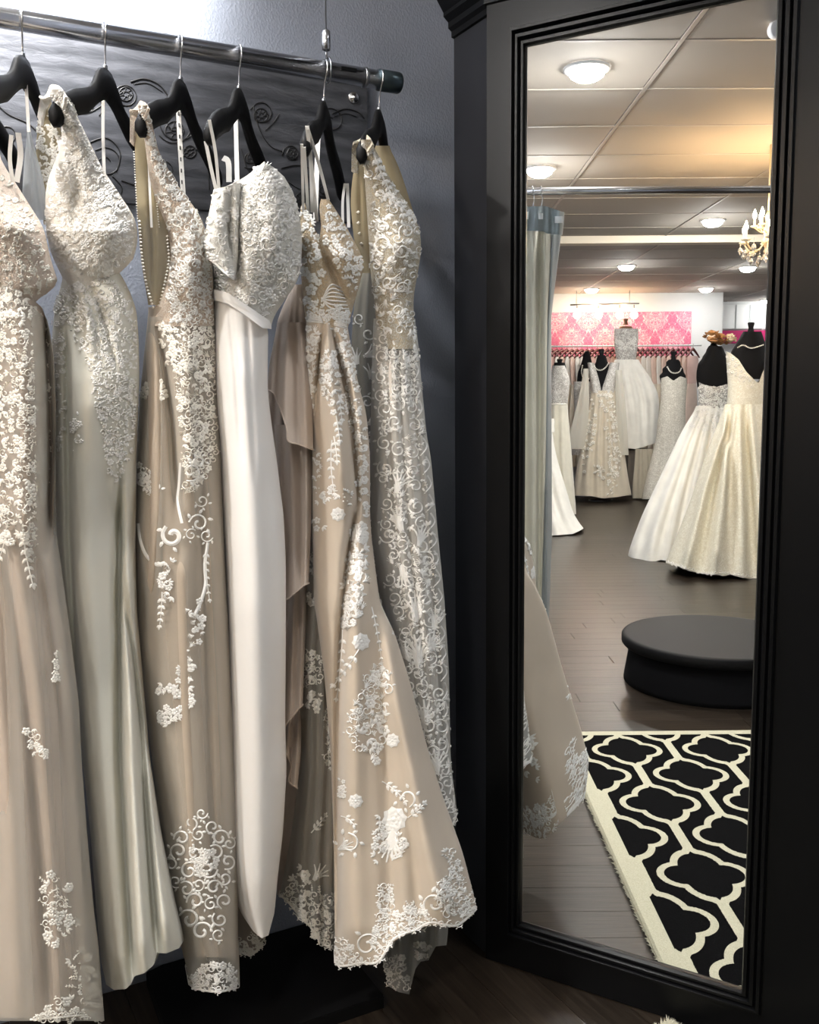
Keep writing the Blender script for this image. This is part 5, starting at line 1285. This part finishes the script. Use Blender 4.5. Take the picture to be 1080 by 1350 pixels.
# ------------------------------------------------------------------ display gowns and the forms they stand on
M_GW = fabric('gown_white', (.87, .86, .81), .7, .3, 300, .2); M_GI = fabric('gown_ivory', (.76, .73, .62), .7, .3, 300, .2)
M_GC = lace_net('gown_cream_lace', (.80, .775, .67), (.68, .64, .52), 30, .3); M_GL = lace_net('gown_grey_lace', (.76, .73, .66), (.52, .49, .43), 30, .4)
M_GS = lace_net('gown_bodice_lace', (.86, .85, .82), (.40, .38, .36), 24, .3); M_GB = lace_net('gown_sheer_bodice', (.85, .83, .80), (.46, .44, .41), 30, .3)
M_GT = tulle('gown_tulle', (.82, .80, .73), .55)
def form(px, Y, label, rows, b, knob, cat='mannequin', mat=None, stand=True):
    t = vthing('dress_form', px, Y, label, cat)
    c = Cloth(rows, Y, b, virtual=True); c.kb = 1.0
    c.build('torso', mat or M_BLACKM, t, 24, 24, 16)
    ky, kw, kh = knob
    q = at(px, ky + kh + 1.5, Y); s = Y / F_PX
    mt = M_WOODCAP if mat is M_WOODCAP else M_BLACKM
    vmb(MB().lathe(q, [(.0, 0), (kw * s, 0), (kw * s * .75, kh * s * .15), (kw * s * .55, kh * s * .5), (kw * s * .8, kh * s * .9), (kw * s * .7, kh * s), (0, kh * s)], 14), 'neck_cap', mt, t, True)
    if stand:
        f0 = at(px, 600, Y); f0[2] = 0; tp = at(px, rows[-1][0] - 3, Y)
        vmb(MB().tube([f0, tp], .016, 8), 'stand_pole', M_STEEL, t, True)
        vmb(MB().lathe(f0, [(.15, 0), (.15, .012), (.03, .03), (.02, .05)], 20), 'stand_base', M_STEEL, t, True)
    return t
def pearls(name, px, Y, label, pts, parent_cat='necklace', r=1.1):
    t = vthing(name, px, Y, label, parent_cat, z=at(px, pts[0][1], Y)[2])
    mb = MB(); P = smooth_pts(pts, 60)
    d = np.concatenate([[0], np.cumsum(np.linalg.norm(np.diff(P, axis=0), axis=1))]); s = Y / F_PX
    for q in np.arange(0, d[-1], r * 1.9):
        p = at(np.interp(q, d, P[:, 0]), np.interp(q, d, P[:, 1]), Y)
        mb.add(p + np.array([(r * s, 0, 0), (-r * s, 0, 0), (0, r * s, 0), (0, -r * s, 0), (0, 0, r * s), (0, 0, -r * s)]), [(0, 2, 4), (2, 1, 4), (1, 3, 4), (3, 0, 4), (2, 0, 5), (1, 2, 5), (3, 1, 5), (0, 3, 5)])
    vmb(mb, 'pearl_string', M_PEARL, t)
    return t

# white satin gown, nearest left
Yg = hemY(748, 706) + .35
g = vthing('bridal_gown', 725, Yg, 'plain white satin gown with a sweeping train, half behind the curtain', 'dress')
c = Cloth([(520, 692, 722), (560, 690, 728), (575, 688, 729), (600, 686, 733), (640, 684, 745), (680, 682, 757), (695, 680, 768), (707, 680, 778)], [(520, Yg + .1), (707, Yg - .1)], [(520, .12), (707, .30)], virtual=True, bot=[(680, 708), (728, 706), (755, 704), (764, 700), (770, 696), (778, 690)])
c.kb = 1.0; c.pleats(6, .04, 3, 6, 560, 706); c.build('skirt', M_GW, g, 40, 40)
c = Cloth([(552, 720, 730), (558, 718, 733), (566, 720, 732), (570, 724, 730)], Yg - .02, .05, virtual=True); c.build('bustle_bow', M_GW, g, 16, 8)
# lace-topped gown behind it
Yg = 10.3
form(738, Yg + .02, 'black dress form in a grey lace top just right of the curtain', [(478, 731, 744), (486, 731, 745), (492, 728, 750), (510, 728, 750)], .08, (472, 5, 8))
g = vthing('bridal_gown', 737, Yg, 'gown with a grey lace top and beige skirt beside the curtain', 'dress')
c = Cloth([(482, 730, 742), (490, 726, 750), (505, 724, 752), (534, 724, 748)], Yg - .02, .11, virtual=True); c.kb = 1.0; c.build('bodice', M_GB, g, 24, 14)
c = Cloth([(532, 724, 748), (540, 722, 749), (600, 716, 754), (678, 712, 760)], Yg - .02, [(532, .12), (678, .3)], virtual=True); c.kb = 1.0; c.pleats(5, .03, 3, 5, 545, 676); c.build('skirt', M_GI, g, 30, 24)
vmb(MB().tube([at(x, 533, Yg - .14) for x in (724, 736, 748)], .008, 6), 'belt', M_PEARL, g, True)
# back-row form with pearls
Yb_ = 12.35
form(774, Yb_, 'black dress form with pearls standing behind the lace V-neck gown', [(466, 770, 777), (474, 770, 779), (482, 764, 783), (500, 760, 783), (530, 762, 783)], .06, (462, 4, 11))
pearls('pearl_necklace', 770, Yb_ - .10, 'pearl strands on the form behind the lace V-neck gown', [(768, 482), (767, 492), (771, 500), (778, 498), (780, 488)])
g = vthing('bridal_gown', 770, Yb_, 'narrow white gown on the form behind the lace V-neck gown', 'dress')
c = Cloth([(503, 757, 782), (515, 756, 783), (540, 758, 782), (600, 750, 788)], Yb_ - .01, [(503, .09), (600, .16)], virtual=True); c.kb = 1.0; c.build('gown_body', M_GB, g, 24, 16)
# V-neck gown with cape sleeves
Yg = hemY(790, 655) - .45
form(793, Yg, 'black dress form wearing the lace V-neck gown with cape sleeves', [(468, 789, 797), (476, 788, 798), (482, 782, 806), (496, 780, 810), (520, 783, 806)], .08, (459, 4.5, 13))
pearls('pearl_necklace', 792, Yg - .11, 'pearl strands on the lace V-neck gown', [(784, 483), (787, 487), (793, 488), (799, 484), (803, 478)])
g = vthing('bridal_gown', 792, Yg, 'lace V-neck gown with long tulle cape sleeves and beige skirt', 'dress')
for nm, rows in (('bodice', [(478, 774, 782), (490, 776, 788), (505, 779, 792), (518, 781, 795)]), ('bodice', [(478, 806, 817), (490, 800, 816), (505, 795, 812), (518, 790, 810)])):
    c = Cloth(rows, Yg - .03, .09, virtual=True); c.kb = 1.0; c.build('bodice_side', M_GB, g, 20, 14)
c = Cloth([(515, 780, 811), (540, 776, 815), (580, 768, 821), (620, 760, 827), (640, 757, 830), (657, 755, 834)], Yg - .02, [(515, .11), (655, .30)], virtual=True, bot=[(755, 653), (780, 654), (795, 657), (815, 655), (834, 652)]); c.kb = .8
c.pleats(9, .035, 2.5, 4, 525, 655); c.build('skirt', fabric('gown_beige', (.62, .55, .44), .7, .3, 300, .2), g, 44, 36)
L = Lace(c, 61, .006); L.fill([(788, 520), (806, 520), (816, 560), (818, 600), (812, 650), (800, 652), (802, 600), (796, 545)], 90, 1.6, 3.2, 'fls', .6); L.fill([(784, 612), (798, 616), (796, 632), (784, 630)], 14, 2, 3, 'fl', .5); L.fill([(780, 525), (788, 530), (784, 580), (770, 630), (764, 610)], 40, 1.5, 2.8, 'fl', .6); L.build('skirt_lace', M_THREAD, g)
for rows in ([(486, 770, 776), (520, 764, 777), (560, 754, 776), (592, 747, 774)], [(488, 812, 820), (520, 811, 824), (560, 813, 827), (600, 817, 829)]):
    c = Cloth(rows, Yg - .10, .04, virtual=True); c.pleats(3, .02, 2, 4, 490, 595); c.build('cape_sleeve', M_GT, g, 20, 20)
# raised white ball gown
Yg = 12.38
form(825, Yg, 'wood-topped dress form raised above the others before the wallpaper', [(430, 820, 831), (434, 814, 836), (446, 811, 840), (470, 814, 838)], .08, (419, 4, 8), mat=M_WOODCAP, stand=False)
g = vthing('bridal_gown', 832, Yg, 'white ball gown with a dark sheer lace bodice raised above the others', 'dress', z=at(832, 588, Yg)[2])
c = Cloth([(433, 810, 841), (440, 808, 843), (455, 810, 841), (476, 813, 838)], Yg - .02, .10, virtual=True); c.kb = 1.0; c.build('bodice', M_GS, g, 28, 18)
L = Lace(c, 63, .006); L.fill([(811, 446), (824, 452), (838, 446), (838, 460), (812, 460)], 26, 1.6, 2.8, 'fls', .6); L.build('bodice_lace', M_THREADW, g)
c = Cloth([(474, 812, 839), (486, 806, 850), (505, 804, 862), (525, 806, 870), (555, 812, 868), (588, 818, 866)], Yg - .03, [(474, .11), (588, .27)], virtual=True, bot=[(804, 586), (820, 590), (838, 592), (852, 588), (868, 583)]); c.kb = .9
c.pleats(10, .03, 3, 5, 490, 588); c.build('skirt', M_GW, g, 44, 30)
pd = at(840, 640, Yg + .0); zt = at(840, 588, Yg)[2]
pt_ = thing('display_pedestal', v2r(np.array([pd[0], pd[1], 0])), 'grey pedestal under the raised white ball gown', 'pedestal')
vmb(MB().cbox((pd[0], pd[1], zt / 2 - .02), (.16, 0, 0), (0, .16, 0), (0, 0, zt / 2 - .02), .01), 'pedestal_box', plain('pedestal_grey', (.16, .14, .12), .7), pt_)
vmb(MB().lathe((pd[0], pd[1], zt - .04), [(.05, 0), (.02, .03), (.018, .9)], 12), 'pedestal_pole', M_STEEL, pt_, True)
g = vthing('bridal_gown', 852, 12.5, 'gathered beige tulle gown on the floor below the raised ball gown', 'dress')
c = Cloth([(592, 838, 862), (620, 836, 866), (640, 834, 868), (657, 834, 870)], 11.85, [(592, .04), (657, .10)], virtual=True); c.pleats(6, .03, 2, 3, 592, 657); c.build('gown_body', fabric('gown_taupe', (.46, .42, .34), .8), g, 30, 16)
# strapless lace gown
Yg = hemY(870, 660) - .25
form(888, Yg, 'black dress form wearing the strapless grey lace gown', [(474, 884, 893), (482, 882, 896), (486, 868, 904), (500, 870, 905), (515, 874, 904)], .09, (462, 4.5, 13))
pearls('pearl_necklace', 887, Yg - .12, 'pearl strand on the strapless grey lace gown', [(880, 484), (884, 490), (890, 492), (896, 490), (899, 484)])
g = vthing('bridal_gown', 884, Yg, 'strapless grey lace mermaid gown with a flared tulle hem', 'dress')
c = Cloth([(496, 872, 906), (508, 871, 906), (530, 872, 904), (545, 868, 904), (575, 866, 904), (600, 860, 908), (630, 852, 914), (658, 846, 922)], Yg - .02, [(496, .11), (600, .14), (658, .26)], virtual=True, top=[(871, 499), (880, 496), (888, 502), (897, 496), (906, 499)]); c.kb = .9
c.pleats(6, .02, 3, 4, 590, 658, .1, .95); c.build('gown_body', M_GL, g, 40, 40)
# backless white gown and flower headpiece
Yg = hemY(850, 742) + .42
form(941, Yg, 'black dress form with bare back wearing the white tulle gown', [(456, 936, 950), (464, 934, 954), (470, 924, 962), (490, 917, 964), (512, 920, 962)], .09, (447, 6, 8))
g = vthing('bridal_gown', 930, Yg, 'backless white tulle gown with a spreading train, left of the cream lace gown', 'dress')
c = Cloth([(505, 921, 960), (520, 922, 960), (538, 921, 960)], Yg - .02, .11, virtual=True, top=[(920, 503), (930, 508), (945, 510), (960, 506)]); c.kb = 1.0; c.build('bodice', M_GS, g, 28, 14)
L = Lace(c, 66, .004); L.fill([(922, 508), (958, 511), (958, 536), (922, 536)], 50, 1.5, 3, 'fls', .65); L.build('bodice_lace', M_THREADW, g)
c = Cloth([(535, 920, 960), (550, 910, 962), (570, 898, 963), (600, 884, 966), (640, 865, 970), (680, 846, 974), (720, 831, 976), (735, 827, 976), (744, 827, 976)], [(535, Yg - .02), (744, Yg - .05)], [(535, .11), (744, .36)], virtual=True, bot=[(826, 732), (832, 738), (845, 742), (858, 742), (872, 738), (890, 742), (976, 745)]); c.kb = .8
c.pleats(11, .05, 4, 8, 545, 740); c.build('skirt', M_GW, g, 60, 50)
L = Lace(c, 67, .003); L.fill([(920, 538), (960, 538), (962, 575), (940, 570), (908, 562)], 60, 1.8, 3.2, 'fl', .65); L.build('skirt_lace', M_THREADW, g)
fY = Yg - .06
fh = vthing('flower_headpiece', 945, fY, 'tan and cream silk flower headpiece on the backless gown form', 'headpiece', z=at(945, 452, fY)[2])
def blossom(px, py, r, name, mat, seed):
    q = at(px, py, fY); s = fY / F_PX; mb = MB(); rd = random.Random(seed)
    for k in range(34):
        th, ph = rd.uniform(0, 6.28), math.acos(rd.uniform(-.3, 1)); n = np.array([math.sin(ph) * math.cos(th), -abs(math.sin(ph) * math.sin(th)) if k % 2 else math.sin(ph) * math.sin(th), math.cos(ph)])
        t1 = np.cross(n, [0, 0, 1.01]); t1 /= np.linalg.norm(t1) + 1e-9; t2 = np.cross(n, t1)
        c_ = q + n * r * s * .5; e = q + n * r * s * 1.0; w = r * s * .42
        mb.add([c_, c_ + t1 * w + n * w * .6, e + t2 * w * .3, c_ - t1 * w + n * w * .6, (c_ + e) / 2 + t2 * w * .4], [(0, 1, 4), (1, 2, 4), (2, 3, 4), (3, 0, 4)])
    mb.lathe(q - np.array([0, 0, r * s * .5]), [(0, 0), (r * s * .45, r * s * .3), (r * s * .5, r * s * .6), (0, r * s)], 10)
    vmb(mb, name, mat, fh)
blossom(939, 446, 13, 'blossom', plain('tan_petal', (.50, .27, .11), .7, mottle=.3), 1); blossom(950, 450, 11, 'blossom', plain('tan_petal', (.50, .27, .11), .7), 2); blossom(963, 448, 9, 'blossom', plain('cream_petal', (.72, .62, .46), .7), 3)
# cream lace gown with low back, nearest right
Yg = hemY(940, 757) + .25
form(990, Yg, 'black dress form with pearls wearing the cream lace gown at right', [(437, 981, 1003), (446, 978, 1006), (455, 966, 1012), (470, 962, 1014), (500, 966, 1012)], .10, (424, 5.5, 14))
pearls('pearl_necklace', 990, Yg - .12, 'pearl strand round the neck of the form in the cream lace gown', [(973, 458), (980, 455), (990, 459), (1000, 457), (1008, 454)])
g = vthing('bridal_gown', 985, Yg, 'cream allover lace gown with a low scalloped back at the right mirror edge', 'dress')
c = Cloth([(462, 957, 1016), (480, 958, 1016), (510, 960, 1014), (536, 958, 1012)], Yg - .03, .12, virtual=True, top=[(957, 463), (964, 466), (974, 474), (984, 490), (994, 500), (1000, 506), (1006, 490), (1016, 470)]); c.kb = 1.0; c.build('bodice', M_GC, g, 36, 20)
L = Lace(c, 71, .003); L.fill([(958, 466), (972, 476), (984, 494), (996, 506), (990, 512), (960, 490)], 34, 1.6, 3, 'flb', .6); L.build('bodice_lace', M_THREAD, g)
c = Cloth([(533, 957, 1013), (560, 946, 1016), (600, 930, 1022), (650, 914, 1028), (700, 895, 1034), (740, 878, 1040), (766, 870, 1044)], [(533, Yg - .03), (766, Yg - .12)], [(533, .13), (766, .36)], virtual=True, bot=[(870, 738), (880, 743), (895, 747), (910, 753), (930, 757), (948, 758), (955, 760), (962, 757), (980, 762), (1000, 764), (1044, 762)]); c.kb = .8
for x0, x1, a in ((962, 960, -.07), (975, 980, .05), (984, 993, -.06), (968, 940, .08), (964, 920, -.06), (962, 900, .08), (990, 1010, .08), (956, 958, .06)): c.fold([(x0, 545), ((x0 + x1) / 2, 640), (x1, 765)], 4, a, 7)
c.build('skirt', M_GC, g, 60, 50)
L = Lace(c, 72, .002); L.hem([(872, 738), (895, 746), (930, 756), (960, 756), (1000, 763)], 1.6, 6, 2.6); L.build('hem_lace', M_THREAD, g)
